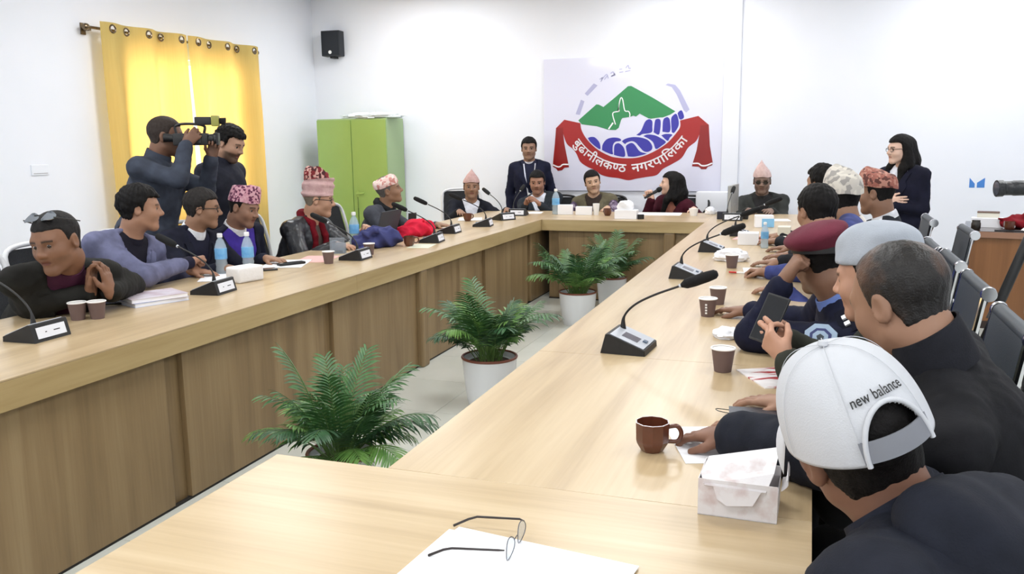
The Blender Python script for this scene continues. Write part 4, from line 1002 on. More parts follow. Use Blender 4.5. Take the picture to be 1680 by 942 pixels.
person('man in pink floral cap and purple sweater leaning back beside the water bottles', (-3.74, 4.74, 0), -6, (-3.50, 4.67, 1.095), 2, -14, 6, (136, 98, 78), h=.012, hf=.0047,
       jacket=('open', (24, 26, 46)), shirt=(62, 44, 140), collar=(.03, (222, 222, 226)), hair='under', vdepth=.42, hat=topi(topi_pattern('topi_pink_floral', (206, 160, 170), (96, 42, 72), (196, 140, 155), 70), .108, .1, flatness=1), vw=.13, beard=.1)
person('man in black leather jacket, red scarf and tall pink turban cap', (-3.68, 5.42, 0), -4, (-3.42, 5.45, 1.10), 24, -6, 0, (176, 132, 106), h=.011, hf=.0047,
       jacket=('suit', (26, 26, 30), .024, mat('leather', (24, 25, 29), .32, c2=(48, 50, 56), scale=9, bump=.5, bscale=22, spec=.5)), shirt=(90, 76, 70), lapel=False, hair='under', haircol=(120, 110, 96), hat=turban, glasses='clear', extra=[scarf((98, 12, 24), .30, .030)],
       arms={1: dict(w=(-3.14, 5.20, .81), style='relax'), -1: dict(w=(-3.12, 5.56, .85), style='hold', n=(.2, -.6, -.6))}, hs=1.06, sz=1.05)
person('man in grey coat and pale patterned cap sitting by the green cupboard', (-3.62, 6.50, 0), -4, (-3.42, 6.56, 1.11), 22, 12, -8, (140, 104, 80), h=.013, hf=.005,
       jacket=('crew', (74, 77, 86)), collar=(.03, (30, 30, 32)), hair='under', haircol=(96, 92, 88), hat=topi(topi_pattern('topi_cream', (222, 190, 184), (196, 132, 124), (232, 212, 204), 50), .075, .15, back=-.012), extra=[scarf((30, 31, 34), .22, .034)], arms=seatarm((-3.05, 6.35, .81), (-3.05, 6.72, .81)), hs=1.02)
person('man in dark suit and dusty pink peaked cap at the left table corner', (-3.55, 8.62, 0), -62, (-3.45, 8.52, 1.03), -66, 0, 0, (138, 102, 80), h=.014, hf=.005,
       jacket=('suit', (26, 29, 40)), shirt=(214, 216, 226), hair='under', hat=topi(mat('topi_dusty_pink', (200, 168, 164), .85, c2=(186, 150, 146), scale=40), .115, .5, lean=-.008, peaked=True), arms=seatarm((-3.42, 8.10, .82), (-3.0, 8.38, .82)), beard=.15, hs=1.05, extra=[lambda c: None])
# head table
person('standing man in navy suit with white lanyard behind the head table', (-3.06, 9.38, 0), -76, (-3.06, 9.33, 1.425), -74, -3, 0, (138, 104, 84), stand=True, pelvis=(-3.06, 9.38, .84), h=.014, hf=.005,
       jacket=('suit', (28, 31, 54)), shirt=(32, 35, 60), collar=(.02, (206, 206, 216)), vdepth=.30, hair='short', extra=[lanyard], arms={s: dict(w=(-3.06+s*-.02+s*(-.26)*-.97*-1, 9.40, .80), d=(0, 0, -1), n=(0, 1, 0)) for s in ()} or None, hs=1.06, sz=.98)
person('man in dark grey blazer with white shirt resting clasped hands beside a water bottle', (-2.80, 9.12, 0), -84, (-2.86, 9.0, 1.06), -78, -8, 0, (150, 106, 84), h=.014, hf=.005,
       jacket=('suit', (48, 54, 62)), shirt=(216, 220, 232), hair='sleek', arms={1: dict(w=(-2.90, 8.72, .84), style='hold', n=(.5, 0, -.8)), -1: dict(w=(-2.74, 8.70, .84), style='relax', n=(-.7, 0, -.6))}, hs=1.05, bw=1.05)
person('man in olive vest and floral purple sleeves at the head table', (-2.22, 9.20, 0), -86, (-2.25, 9.07, 1.06), -72, -2, -10, (178, 142, 116), h=.014, hf=.005,
       jacket=('suit', (98, 92, 74)), shirt=(60, 48, 44), sleeves=topi_pattern('sleeve_floral', (108, 92, 116), (150, 138, 156), (76, 60, 84), 38), hair='sleek', arms=seatarm((-2.48, 8.78, .82), (-2.02, 8.80, .82)), hs=1.05, bw=1.05)
person('woman in maroon jacket speaking into a microphone at the head table', (-1.35, 9.22, 0), -118, (-1.40, 9.07, 1.045), -172, 4, 0, (200, 160, 138), h=.014, hf=.005, fem=True,
       jacket=('suit', (72, 18, 34)), shirt=(150, 96, 80), hair='long', arms={1: dict(w=(-1.57, 8.90, .90), style='fist', d=(-.35, -.1, .9), n=(-.2, -1, 0), thumb=(-.5, 0, .8)), -1: dict(w=(-1.12, 8.80, .81), style='relax')}, hs=1.02, bw=.92, lapel=False, trousers=(60, 16, 30))
person('elderly man in charcoal coat and pale peaked cap beside the desktop monitor', (-.45, 9.18, 0), -88, (-.47, 9.02, 1.075), -88, -6, 0, (120, 94, 80), h=.014, hf=.005,
       jacket=('suit', (58, 60, 58)), shirt=(42, 40, 42), hair='under', glasses='dark', haircol=(60, 58, 56), hat=topi(mat('topi_pale_pink', (212, 186, 182), .85, c2=(200, 170, 166), scale=40), .135, .5, lean=.006, peaked=True), arms={1: dict(w=(-.58, 8.72, .83), style='hold', n=(.5, 0, -.8)), -1: dict(w=(-.36, 8.70, .83), style='relax', n=(-.5, 0, -.8))}, hs=1.06, bw=1.12, collar=(.03, (60, 58, 58)))
person('standing woman in long navy coat with long black hair by the brown desk', (.76, 8.06, 0), -128, (.70, 8.02, 1.395), -152, -2, 0, (204, 166, 146), stand=True, pelvis=(.76, 8.06, .82), h=.013, hf=.005, fem=True,
       jacket=('suit', (26, 27, 46)), shirt=(214, 216, 226), hair='long', glasses='clear', bw=.94, vdepth=.30, arms={1: dict(w=(.62, 7.86, .97), d=(.8, -.3, 0), n=(.3, .9, 0), style='relax'), -1: dict(w=(.66, 7.84, .93), d=(-.8, .2, .1), n=(.3, .9, 0), style='relax')}, trousers=(20, 20, 30),
       extra=[coat_skirt])
# camera crew by the window
person('standing cameraman in slate jacket filming with a video camera by the window', (-4.02, 4.42, 0), 12, (-3.95, 4.52, 1.565), 36, -4, 0, (112, 78, 60), stand=True, pelvis=(-4.06, 4.40, .95), h=.011, hf=.0047,
       jacket=('crew', (66, 72, 86)), hair='buzz', haircol=(48, 40, 36), collar=(.05, (66, 72, 86), .080), bw=1.15, depth=1.2, arms={1: dict(w=(-3.72, 4.43, 1.52), pole=(.3, -.5, -1), d=(.45, .35, .55), n=(-.5, .8, .1), style='hold'), -1: dict(w=(-3.67, 4.60, 1.43), pole=(.2, .3, -1), d=(.25, .05, .9), n=(.5, -.4, .6), style='hold')}, beard=.15, hs=1.08)
person('bearded man in dark jacket standing behind the video camera looking down', (-4.08, 5.18, 0), 0, (-3.98, 5.20, 1.515), 2, -22, 4, (168, 128, 104), stand=True, pelvis=(-4.10, 5.18, .92), h=.012, hf=.0047,
       jacket=('crew', (42, 44, 56)), hair='thick', collar=(.05, (46, 48, 62), .078), beard=.75, hs=1.05)
# right table, from the far end to the near end
person('black-haired guest at the far end of the right row', (.40, 6.25, 0), 175, (.065, 6.25, 1.195), 140, -4, 0, (140, 104, 82), h=.014, hf=.005, jacket=('crew', (36, 38, 44)), hair='thick', arms=seatarm((-.2, 6.45, .81), (-.2, 6.1, .81)))
person('guest in dark jacket with white collar and brown woven cap in the right row', (.52, 5.55, 0), 172, (.37, 5.52, 1.165), 155, -4, -4, (128, 92, 72), h=.013, hf=.005, jacket=('suit', (36, 38, 46)), shirt=(220, 220, 226), collar=(.03, (224, 224, 230)), hair='under', hat=topi(topi_pattern('topi_brown', (150, 92, 80), (92, 52, 46), (178, 128, 112), 60), .10, .5, lean=-.01, wide=1.05), arms=seatarm((-.1, 5.75, .81), (-.1, 5.35, .81)))
person('guest in black jacket with pale grey patterned cap in the right row', (.46, 4.85, 0), 172, (.155, 4.82, 1.175), 128, -4, 0, (134, 98, 76), h=.013, hf=.005, jacket=('crew', (30, 31, 36)), collar=(.03, (214, 208, 200)), hair='under', hat=topi(topi_pattern('topi_grey', (190, 184, 176), (150, 146, 142), (206, 200, 190), 38), .12, .5, lean=.0, wide=1.08), arms=seatarm((-.15, 5.05, .81), (-.15, 4.65, .81)))
person('black-haired guest in blue shirt beside the burgundy beret in the right row', (.46, 4.22, 0), 172, (.03, 4.20, 1.165), 122, -12, 0, (140, 102, 80), h=.012, hf=.005, jacket=('crew', (58, 66, 118)), hair='short', arms={1: dict(w=(-.20, 4.62, .82), style='hold', n=(0, -.5, -.8)), -1: dict(w=(-.10, 4.10, .81))}, bw=1.05, extra=[lambda c: hood(c, .8)])
M_pol = (26, 29, 52)
person('police officer in burgundy beret and navy uniform resting cheek on fist', (.38, 3.25, 0), 178, (.04, 3.10, 1.085), 128, -10, 4, (122, 86, 66), h=.010, hf=.005, jacket=('crew', M_pol), collar=(.04, (116, 140, 206), .074), hair='under', hat=beret(mat('beret_burgundy', (92, 26, 44), .9, c2=(102, 32, 52), scale=12, bump=.2, bscale=300), -1, mat('beret_band_black', (20, 18, 20), .6)),
       arms={-1: dict(e=(-.17, 3.00, .825), w=(-.07, 2.98, 1.03), d=(.32, .05, .55), n=(.8, .3, -.3), style='fist', cuff=.03), 1: dict(w=(-.22, 3.55, .82), style='relax')}, extra=[uniform_marks], bw=1.06)
person('officer in pale grey beret and olive sleeves holding a phone', (.46, 2.72, 0), 172, (.175, 2.53, 1.115), 158, -10, 0, (176, 130, 106), h=.010, hf=.005, jacket=('crew', (58, 60, 52)), hair='under', hat=beret(mat('beret_grey', (158, 164, 174), .9, c2=(168, 174, 184), scale=12, bump=.2, bscale=300), 1, None, 1.7, .95, .0),
       arms={1: dict(w=(-.06, 2.72, .88), d=(-.5, -.25, .35), n=(-.2, -.8, .2), style='hold', hf=.0045), -1: dict(w=(-.045, 2.57, .86), d=(-.55, .35, .42), n=(.3, .8, .3), style='hold', hf=.0045)})
person('balding man in black jacket sitting behind the white cap', (.50, 2.06, 0), 168, (.195, 2.0, 1.145), 138, -20, 4, (142, 104, 82), h=.010, hf=.005, jacket=('crew', (28, 28, 32)), hair='thin', haircol=(26, 23, 22), collar=(.085, (34, 35, 42), .078), arms=seatarm((-.02, 2.30, .81), (-.08, 2.05, .81)), hs=1.08, bw=1.12, depth=1.15)
person('man in white baseball cap and dark navy jacket at the near right corner', (.44, 1.13, 0), 164, (.085, 1.42, 1.02), 118, -6, 22, (118, 80, 62), h=.009, hf=.0045, jacket=('crew', (30, 33, 44), .045), hair='under', haircol=(18, 16, 16), hat=ball_cap, collar=(.06, (34, 37, 50), .088),
       arms={1: dict(w=(-.145, 1.955, .815), e=(.10, 1.80, .84), d=(-.75, .35, -.12), n=(.1, 0, -1), style='relax', thumb=(.3, -1, 0), cuff=.015), -1: dict(w=(.20, 1.02, .62), style='relax')}, hs=1.16, bw=1.28, depth=1.5, extra=[lambda c: hood(c, .92)])
# ---------------------------------------------------------------- chairs
M_mesh = mat('chair_mesh_black', (26, 27, 30), .8, c2=(40, 42, 46), scale=200); M_frame = mat('chair_frame_white', (214, 215, 218), .35)
M_pad = mat('chair_pad_grey', (62, 68, 74), .55, bump=.1, bscale=200); M_lea = mat('white_leather', (228, 230, 236), .5)
def arc_panel(w, h0, h1, depth, thick, bulge, n=9):
    rings = []
    for z in np.linspace(h0, h1, 7):
        t = (z-h0)/(h1-h0); wz = w*(1-.10*t**3); lean = -depth*t
        rings.append([(x, lean-bulge*(1-(x/(w))**2)*math.sin(math.pi*t*.8+.3), z) for x in np.linspace(-wz, wz, n)])
    rings2 = [[(x, y-thick, z) for x, y, z in R] for R in rings]
    return [a+b[::-1] for a, b in zip(rings, rings2)]
def make_mesh_chair(frame_m, mesh_m):
    t = thing('office_chair', 'x', 'chair')                     # faces +Y
    MB().loft(arc_panel(.215, .52, .96, .10, .012, .03)).build('backrest', mesh_m, t, (0, -.24, 0), smooth=50)
    loop = spline([(-.19, -.225, .50), (-.222, -.26, .62), (-.222, -.29, .80), (-.20, -.338, .955), (0, -.352, .985), (.20, -.338, .955), (.222, -.29, .80), (.222, -.26, .62), (.19, -.225, .50), (0, -.25, .47), (-.19, -.225, .50)], 5)
    MB().tube(loop, .014, 8).build('back_frame', frame_m, t, smooth=50)
    MB().tube([(0, -.26, .50), (0, -.25, .40), (0, -.12, .36)], .022, 8).build('back_stem', M_black, t, smooth=40)
    MB().box(-.235, .235, -.22, .24, .385, .435, .022).build('seat', M_mesh, t, smooth=50)
    for s in (-1, 1): MB().tube(spline([(s*.235, -.10, .37), (s*.275, -.10, .50), (s*.275, -.08, .60), (s*.27, .10, .61)], 4), .013, 8).box(s*.27-.03, s*.27+.03, -.1, .14, .60, .63, .01).build('armrest', M_black, t, smooth=45)
    MB().tube([(0, 0, .08), (0, 0, .39)], .026, 10).build('gas_lift', M_steel, t, smooth=40)
    for k in range(5):
        a = 2*math.pi*k/5+.3; b = MB().tube([(0, 0, .10), (.27*math.cos(a), .27*math.sin(a), .065)], [.028, .016], 8).build('base_arm', M_black, t, smooth=40)
        MB().lathe([(0, -.012), (.022, -.012), (.026, 0), (.022, .012), (0, .012)], 12).build('caster', M_black, b, (.27*math.cos(a), .27*math.sin(a), .028), (math.pi/2, 0, a), 40)
    return t
def make_ribbed_chair():
    t = thing('office_chair', 'x', 'chair')
    def prof(w): return spline([(w, .24, .44), (w, .10, .425), (w, -.12, .42), (w, -.20, .46), (w, -.235, .60), (w, -.275, .80), (w, -.30, .95), (w, -.315, .965)], 4)
    L, R = prof(-.215), prof(.215); rings = []
    for i, (a, b) in enumerate(zip(L, R)):
        rib = .006*(1+math.cos(i*1.6)); p, q = np.array(a), np.array(b); i2 = min(i+1, len(L)-1); i1 = max(i-1, 0); tg = unit(np.array(L[i2])-np.array(L[i1])); nn = np.array([0, -tg[2], tg[1]])
        rings.append([tuple(p+nn*(.008+rib)), tuple(q+nn*(.008+rib)), tuple(q-nn*.010), tuple(p-nn*.010)])
    MB().loft(rings).build('seat_sling', M_pad, t, smooth=50)
    MB().tube([(-.205, -.312, .955), (.205, -.312, .955)], .024, 10).build('head_roll', M_pad, t, smooth=40)
    for s in (-1, 1):
        r_ = MB().tube([(s*.225, y, z) for x, y, z in prof(0)], .011, 8).build('side_rail', M_chrome, t, smooth=40)
        MB().lathe([(0, -.014), (.025, -.014), (.028, 0), (.025, .014), (0, .014)], 16).build('rail_cap', M_chrome, r_, (s*.226, -.312, .955), (0, math.pi/2, 0), 40)
        MB().tube(spline([(s*.228, .14, .43), (s*.27, .16, .56), (s*.27, .10, .62), (s*.27, -.14, .62), (s*.228, -.235, .58)], 5), .011, 8).build('armrest', M_chrome, t, smooth=40)
    MB().tube([(0, 0, .08), (0, 0, .42)], .024, 10).build('gas_lift', M_chrome, t, smooth=40)
    for k in range(5):
        a = 2*math.pi*k/5+.3; b = MB().tube([(0, 0, .10), (.27*math.cos(a), .27*math.sin(a), .065)], [.024, .014], 8).build('base_arm', M_chrome, t, smooth=40)
        MB().lathe([(0, -.012), (.022, -.012), (.026, 0), (.022, .012), (0, .012)], 12).build('caster', M_black, b, (.27*math.cos(a), .27*math.sin(a), .028), (math.pi/2, 0, a), 40)
    return t
cA = make_mesh_chair(M_frame, M_mesh); cB = make_ribbed_chair(); cC = make_mesh_chair(M_black, M_mesh); first = {}
def place(proto, label, x, y, head, group):
    o = proto if proto not in first.values() and first.setdefault(proto.name, proto) is proto and not proto.get('used') else copy_tree(proto)
    proto['used'] = 1; o.location = (x, y, 0); o.rotation_euler = (0, 0, math.radians(head-90)); o['label'] = label; o['category'] = 'chair'; o['group'] = group
    if 'used' in o and o is not proto: del o['used']
    return o
GL = 'mesh-back office chairs'; GR = 'chrome-railed grey office chairs'
for lab, x, y, hd in (('under the man with sunglasses on his head', -3.66, 3.02, -4), ('under the man in the lavender-grey suit', -3.70, 3.54, -2), ('under the man in glasses and navy suit', -3.80, 4.20, -2), ('under the man in the pink floral cap', -3.78, 4.74, 0),
                      ('under the man in the red scarf', -3.74, 5.42, 0), ('under the man in the pale cap by the cupboard', -3.66, 6.50, 0), ('under the man in the dusty pink peaked cap', -3.60, 8.70, -60)):
    place(cA, 'black mesh chair with pale frame '+lab, x, y, hd, GL)
for lab, x, y, hd in (('under the man in the dark grey blazer', -2.72, 9.16, -84), ('under the man in the olive vest', -2.16, 9.22, -84), ('under the woman with the microphone', -1.30, 9.24, -95), ('under the elderly man in the charcoal coat', -.45, 9.20, -88)):
    o = place(cC, 'black mesh chair with black frame '+lab, x, y, hd, GL); o.scale = (1, 1, .9)
for lab, x, y in (('beneath the man in the white baseball cap', .74, 1.12), ('beneath the balding man', .52, 2.06), ('behind the pale grey beret, nearest chrome cap', .27, 2.78), ('behind the burgundy beret, tallest in view', .29, 3.52), ('behind the guest in blue shirt', .30, 4.20),
                  ('behind the pale grey patterned cap', .28, 4.70), ('beneath the guest in the brown woven cap', .56, 5.50), ('beneath the farthest black-haired guest', .44, 6.22)):
    place(cB, 'grey ribbed chair with chrome rails '+lab, x, y, 180, GR)
for c_ in (cA, cB, cC):
    if 'used' in c_: del c_['used']
t = thing('white_chair', 'empty white leather chair against the wall right of the woman', 'chair', (-.98, 9.36, 0), 0)
MB().box(-.22, .22, -.24, .22, .38, .47, .03).build('seat', M_lea, t, smooth=50); MB().box(-.22, .22, .18, .26, .45, .94, .035).build('backrest', M_lea, t, smooth=50)
for sx in (-1, 1):
    for sy in (-1, 1): MB().tube([(sx*.18, sy*.18, 0), (sx*.18, sy*.18, .39)], .018, 8).build('leg', M_chrome, t, smooth=40)

# ---------------------------------------------------------------- desk microphones
M_mic = mat('mic_black', (20, 20, 22), .5); M_foam = mat('mic_foam', (16, 16, 18), .95, bump=.6, bscale=500); M_silver = mat('mic_silver', (198, 202, 210), .3, .3); M_lcd = mat('mic_lcd', (84, 80, 90), .15); M_lab = mat('mic_label', (226, 228, 236), .5)
def make_mic():
    t = thing('desk_microphone', 'x', 'microphone')
    P = [(-.080, 0), (.080, 0), (.062, .068), (.052, .070), (-.078, .020)]
    rings = [[(x*k, y, z) for x, z in P] for y, k in ((-.088, .97), (-.084, 1), (.084, 1), (.088, .97))]
    MB().loft([[tuple(p) for p in r] for r in rings]).build('base', M_mic, t, smooth=30)
    sl = math.atan2(.05, .13); M = Matrix.Translation((-.013, 0, .0452)) @ Matrix.Rotation(-sl, 4, 'Y')
    MB().box(-.064, .064, -.080, .080, 0, .003, .001, M).build('top_plate', M_silver, t)
    MB().box(-.030, .030, -.012, .045, .003, .0045, 0, M).build('display', M_lcd, t); MB().box(-.056, -.040, -.012, .012, .003, .008, .002, M).build('talk_button', mat('mic_button', (70, 88, 110), .3), t)
    sb = math.atan2(.018, .068); Mb = Matrix.Translation((.0712, 0, .034)) @ Matrix.Rotation(-sb, 4, 'Y')
    lb = MB().box(0, .0015, -.068, .068, -.022, .022, 0, Mb).build('label_card', M_lab, t)
    for y0, y1 in ((-.030, -.022), (.010, .040)): MB().box(.0015, .002, y0, y1, -.002, .002, 0, Mb).build('print', M_mic, lb)
    path = spline([(.035, -.045, .060), (.030, -.045, .11), (-.01, -.04, .155), (-.08, -.03, .195), (-.175, -.02, .235)], 8); n = len(path)
    MB().tube(path, [.012-.008*min(1, i/8) for i in range(n)], 8).build('gooseneck', M_mic, t, smooth=50)
    d = Vector(path[-1])-Vector(path[-3]); d.normalize(); p = Vector(path[-1]); rr = [(0, .006), (.008, .010), (.02, .0165), (.05, .019), (.10, .0185), (.128, .016), (.136, .010), (.138, .002)]
    MB().tube([tuple(p+d*a) for a, _ in rr], [b for _, b in rr], 12).build('foam_windscreen', M_foam, t, smooth=50); MB().tube([tuple(p-d*.004), tuple(p+d*.003)], .0075, 10).build('light_ring', M_silver, t)
    return t
mic0 = make_mic(); mics = [(-2.83, 2.44, 2, 'nearest on the left table, beside two paper cups'), (-2.83, 3.49, 6, 'on the left table beside the stacked books'), (-2.755, 4.79, 4, 'on the left table between two paper cups'), (-2.67, 5.78, 8, 'on the left table beside the red cloth bag'),
        (-2.80, 6.41, 4, 'on the left table just beyond the red cloth bag'), (-2.73, 7.0, 10, 'on the left table below the dusty pink peaked cap'), (-2.76, 7.62, -30, 'on the left table nearest the inner corner'), (-2.78, 8.12, -84, 'on the far left corner facing the camera'),
        (-.585, 2.90, 176, 'with silver top nearest on the right table'), (-.616, 4.58, 178, 'second along the inner edge of the right table'), (-.606, 5.72, 180, 'third along the inner edge of the right table'), (-.50, 6.72, 186, 'on the right table behind the white boxes'), (-.665, 7.98, -88, 'on the far right corner in front of the monitor')]
for i, (x, y, a, lab) in enumerate(mics):
    o = mic0 if i == 0 else copy_tree(mic0); o.location = (x, y, TZ); o.rotation_euler = (0, 0, math.radians(a)); o['label'] = 'black gooseneck microphone '+lab; o['category'] = 'microphone'; o['group'] = 'conference microphones'
# ---------------------------------------------------------------- cups and mugs
M_cup = mat('cup_brown', (104, 84, 80), .6); M_cupw = mat('cup_white', (238, 236, 234), .5)
def make_cup(marks=False):
    t = thing('paper_cup', 'x', 'cup')
    MB().lathe([(.027, 0), (.037, .074), (.036, .074), (.027, .004), (0, .004)], 24).build('wall', M_cup, t, smooth=40)
    MB().tube([(.0375*math.cos(a), .0375*math.sin(a), .0755) for a in [2*math.pi*i/24 for i in range(25)]], .0026, 6, False).build('rim', M_cupw, t, smooth=50)
    MB().lathe([(.0355, .073), (.0275, .006), (0, .0055)], 24).build('lining', M_cupw, t, smooth=40)
    if marks:
        for k, z in enumerate((.018, .030, .042, .054)):
            r = .0285+.0095*z/.074; M = Matrix.Rotation(math.radians(-95), 4, 'Z') @ Matrix.Translation((r+.0005, 0, z)); MB().box(-.0005, .001, -.004, .004, -.0035, .0035, 0, M).build('mark', M_cupw, t)
    return t
cup0 = make_cup(); cup1 = make_cup(True)
for i, (x, y, lab) in enumerate([(-2.957, 2.76, 'left one of the pair before the man with sunglasses'), (-2.895, 2.805, 'right one of the pair before the man with sunglasses'), (-2.815, 4.56, 'left of the microphone before the red scarf'), (-2.771, 5.0, 'right of the microphone before the red scarf'), (-.241, 2.70, 'alone on the right table before the grey beret'), (-.373, 3.84, 'behind the dotted cup on the right table'), (-.411, 4.98, 'on the right table in front of the white tissue heap')]):
    o = cup0 if i == 0 else copy_tree(cup0); o.location = (x, y, TZ); o['label'] = 'brown paper cup '+lab; o['category'] = 'cup'; o['group'] = 'brown paper cups'
cup1.location = (-.386, 3.56, TZ); cup1['label'] = 'brown paper cup with a column of white dots'; cup1['group'] = 'brown paper cups'
M_mug = mat('mug_glaze', (84, 44, 30), .14, c2=(98, 54, 38), scale=10, coat=.3)
def make_mug():
    t = thing('coffee_mug', 'x', 'mug'); n = 10
    V = [[(r*math.cos(a), r*math.sin(a), z) for a in [2*math.pi*(i+.5)/n for i in range(n)]] for r, z in ((.024, 0), (.027, .003), (.038, .022), (.040, .030), (.041, .072), (.038, .072), (.036, .03), (.02, .008))]
    MB().loft(V).build('bowl', M_mug, t, smooth=25)
    MB().tube(spline([(.038, 0, .060), (.058, 0, .062), (.068, 0, .045), (.060, 0, .026), (.037, 0, .024)], 6), .0055, 8).build('handle', M_mug, t, smooth=50)
    return t
mug0 = make_mug()
for i, (x, y, a, lab) in enumerate([(-.331, 1.93, 12, 'nearest on the right table'), (-3.05, 7.42, 60, 'below the dusty pink peaked cap'), (-2.72, 5.50, 30, 'behind the blue cloth bag'), (-1.89, 8.24, 80, 'before the man in the olive vest')]):
    o = mug0 if i == 0 else copy_tree(mug0); o.location = (x, y, TZ); o.rotation_euler = (0, 0, math.radians(a)); o['label'] = 'glossy dark brown coffee mug '+lab; o['category'] = 'mug'; o['group'] = 'brown mugs'
def plain_cup(label, x, y, m, r=.036, h=.07):
    t = thing('cup', label, 'cup', (x, y, TZ)); MB().lathe([(r*.75, 0), (r, h), (r*.94, h), (r*.7, .005), (0, .005)], 22).build('wall', m, t, smooth=40); return t
plain_cup('white cup on the papers before the woman with the microphone', -1.07, 8.40, M_cupw, .045, .07); plain_cup('black cup beside the corner microphone at the monitor', -.56, 8.10, M_black, .034, .07); plain_cup('white tumbler between two name blocks at the head table', -2.02, 8.30, M_cupw, .034, .115)
# ---------------------------------------------------------------- bottles
def clear(name, c, a):
    m = bpy.data.materials.new(name); m.use_nodes = True; N = m.node_tree.nodes; L = m.node_tree.links; b = N['Principled BSDF']; b.inputs['Base Color'].default_value = lin(*c); b.inputs['Roughness'].default_value = .12
    t = N.new('ShaderNodeBsdfTransparent'); t.inputs[0].default_value = lin(*[min(255, q+15) for q in c]); x = N.new('ShaderNodeMixShader'); x.inputs[0].default_value = a
    L.new(t.outputs[0], x.inputs[1]); L.new(b.outputs[0], x.inputs[2]); L.new(x.outputs[0], N['Material Output'].inputs[0]); return m
M_pet = clear('bottle_plastic', (214, 226, 234), .38); M_blab = mat('bottle_label', (128, 186, 226), .4, c2=(96, 160, 214), scale=30)
def make_bottle():
    t = thing('water_bottle', 'x', 'bottle')
    MB().lathe([(.028, 0), (.034, .006), (.034, .03), (.031, .045), (.034, .06), (.031, .075), (.034, .09), (.034, .15), (.031, .165), (.020, .195), (.0125, .205), (.0125, .215)], 20).build('shell', M_pet, t, smooth=50)
    MB().lathe([(.0345, .088), (.0347, .09), (.0347, .148), (.0345, .15)], 20).build('label', M_blab, t, smooth=50)
    MB().lathe([(.0145, .212), (.015, .214), (.015, .232), (.013, .235), (0, .235)], 16).build('screw_cap', M_white, t, smooth=40)
    return t
bt0 = make_bottle()
for i, (x, y, s_, lab) in enumerate([(-3.20, 4.03, 1.0, 'left of the pair behind the tissue pack'), (-3.09, 4.13, 1.0, 'right of the pair behind the tissue pack'), (-3.12, 5.42, 1.05, 'before the man in the red scarf'), (-2.44, 8.30, 1.1, 'before the man in the dark grey blazer'), (-.28, 5.95, .75, 'small, among the white boxes on the right table')]):
    o = bt0 if i == 0 else copy_tree(bt0); o.location = (x, y, TZ); o.scale = (s_,)*3; o['label'] = 'clear water bottle with blue label '+lab; o['category'] = 'bottle'; o['group'] = 'water bottles'
# ---------------------------------------------------------------- papers, books, phones, boxes
M_paper = mat('paper', (240, 240, 244), .7)
def sheet(label, x, y, a, w, d, n=1, m=None, name='paper_sheet', cat='paper', th=.0012):
    t = thing(name, label, cat, (x, y, TZ), math.radians(a)); r = random.Random(int(abs(x*100+y*37)))
    for k in range(n): MB().box(-w/2, w/2, -d/2, d/2, 0, th).build('sheet', m or M_paper, t, (r.uniform(-.012, .012)*(k > 0), r.uniform(-.012, .012)*(k > 0), .0002+k*(th+.0003)), (0, 0, r.uniform(-.05, .05)*(k > 0)))
    return t
sheet('stack of blank white papers under the spectacles on the near table', -.45, 1.255, -5, .36, .24, 3)
sheet('white sheet under the hand of the man in the baseball cap', -.215, 2.01, 20, .15, .25)
sheet('white papers before the man in the lavender-grey suit', -3.12, 3.93, 30, .22, .30, 2); sheet('white notepad under the dark pen case before the pink floral cap', -3.06, 4.48, 20, .24, .34, 3)
sheet('pink paper folder on the left table before the red scarf', -3.0, 4.72, 15, .22, .31, 1, mat('paper_pink', (226, 176, 172), .7)); sheet('white papers before the dusty pink peaked cap', -3.10, 7.62, 20, .22, .30, 2)
sheet('pale folder lying between the blue and red bags near the table edge', -2.63, 5.52, 10, .16, .24, 1, mat('paper_pale', (206, 208, 190), .7)); sheet('white papers before the man in the dark grey blazer', -2.78, 8.42, 10, .30, .21, 2)
sheet('white papers before the woman with the microphone', -1.42, 8.50, 5, .42, .28, 3); sheet('pink papers beside the third right-table microphone', -.40, 6.55, -10, .22, .30, 2, mat('paper_pink', (226, 176, 172), .7))
sheet('white papers before the elderly man in the charcoal coat', -.32, 8.05, 8, .3, .22, 2); sheet('white sheets before the guest in blue shirt', -.22, 4.85, 5, .22, .30, 2)
t = thing('magazine', 'red and white magazine on the right table beyond the diary', 'magazine', (-.085, 2.66, TZ), math.radians(28)); MB().box(-.075, .075, -.105, .105, 0, .004).build('cover', mat('magazine_cover', (236, 232, 232), .35, c2=(172, 44, 48), scale=6, stretch=(1, 5, 1), ramp=(.5, .56)), t); MB().box(-.072, .074, -.102, .104, -.0002, .0006).build('pages', M_paper, t)
def book(parent, w, d, h, z, m, a=0, dx=0):
    b = MB().box(-w/2, w/2, -d/2, d/2, 0, h).build('page_block', M_paper, parent, (dx, 0, z+.001), (0, 0, a)); MB().box(-w/2-.003, w/2+.003, -d/2-.003, d/2+.003, h, h+.0015).box(-w/2-.003, w/2+.003, -d/2-.003, d/2+.003, -.001, 0).build('cover', m, b); return b
for k, (z, m_, a, lab) in enumerate(((0, (176, 190, 222), -22, 'lower blue-edged book of the stack before the lavender-grey suit'), (.019, (196, 176, 186), -27, 'upper book with printed cover of the stack before the lavender-grey suit'))):
    t = thing('book', lab, 'book', (-2.955, 3.20, TZ+z), math.radians(a), 'stacked books'); book(t, .20, .26, .016, 0, mat('book_cover_%d' % k, m_, .3, c2=(222, 216, 226) if k else None, scale=14))
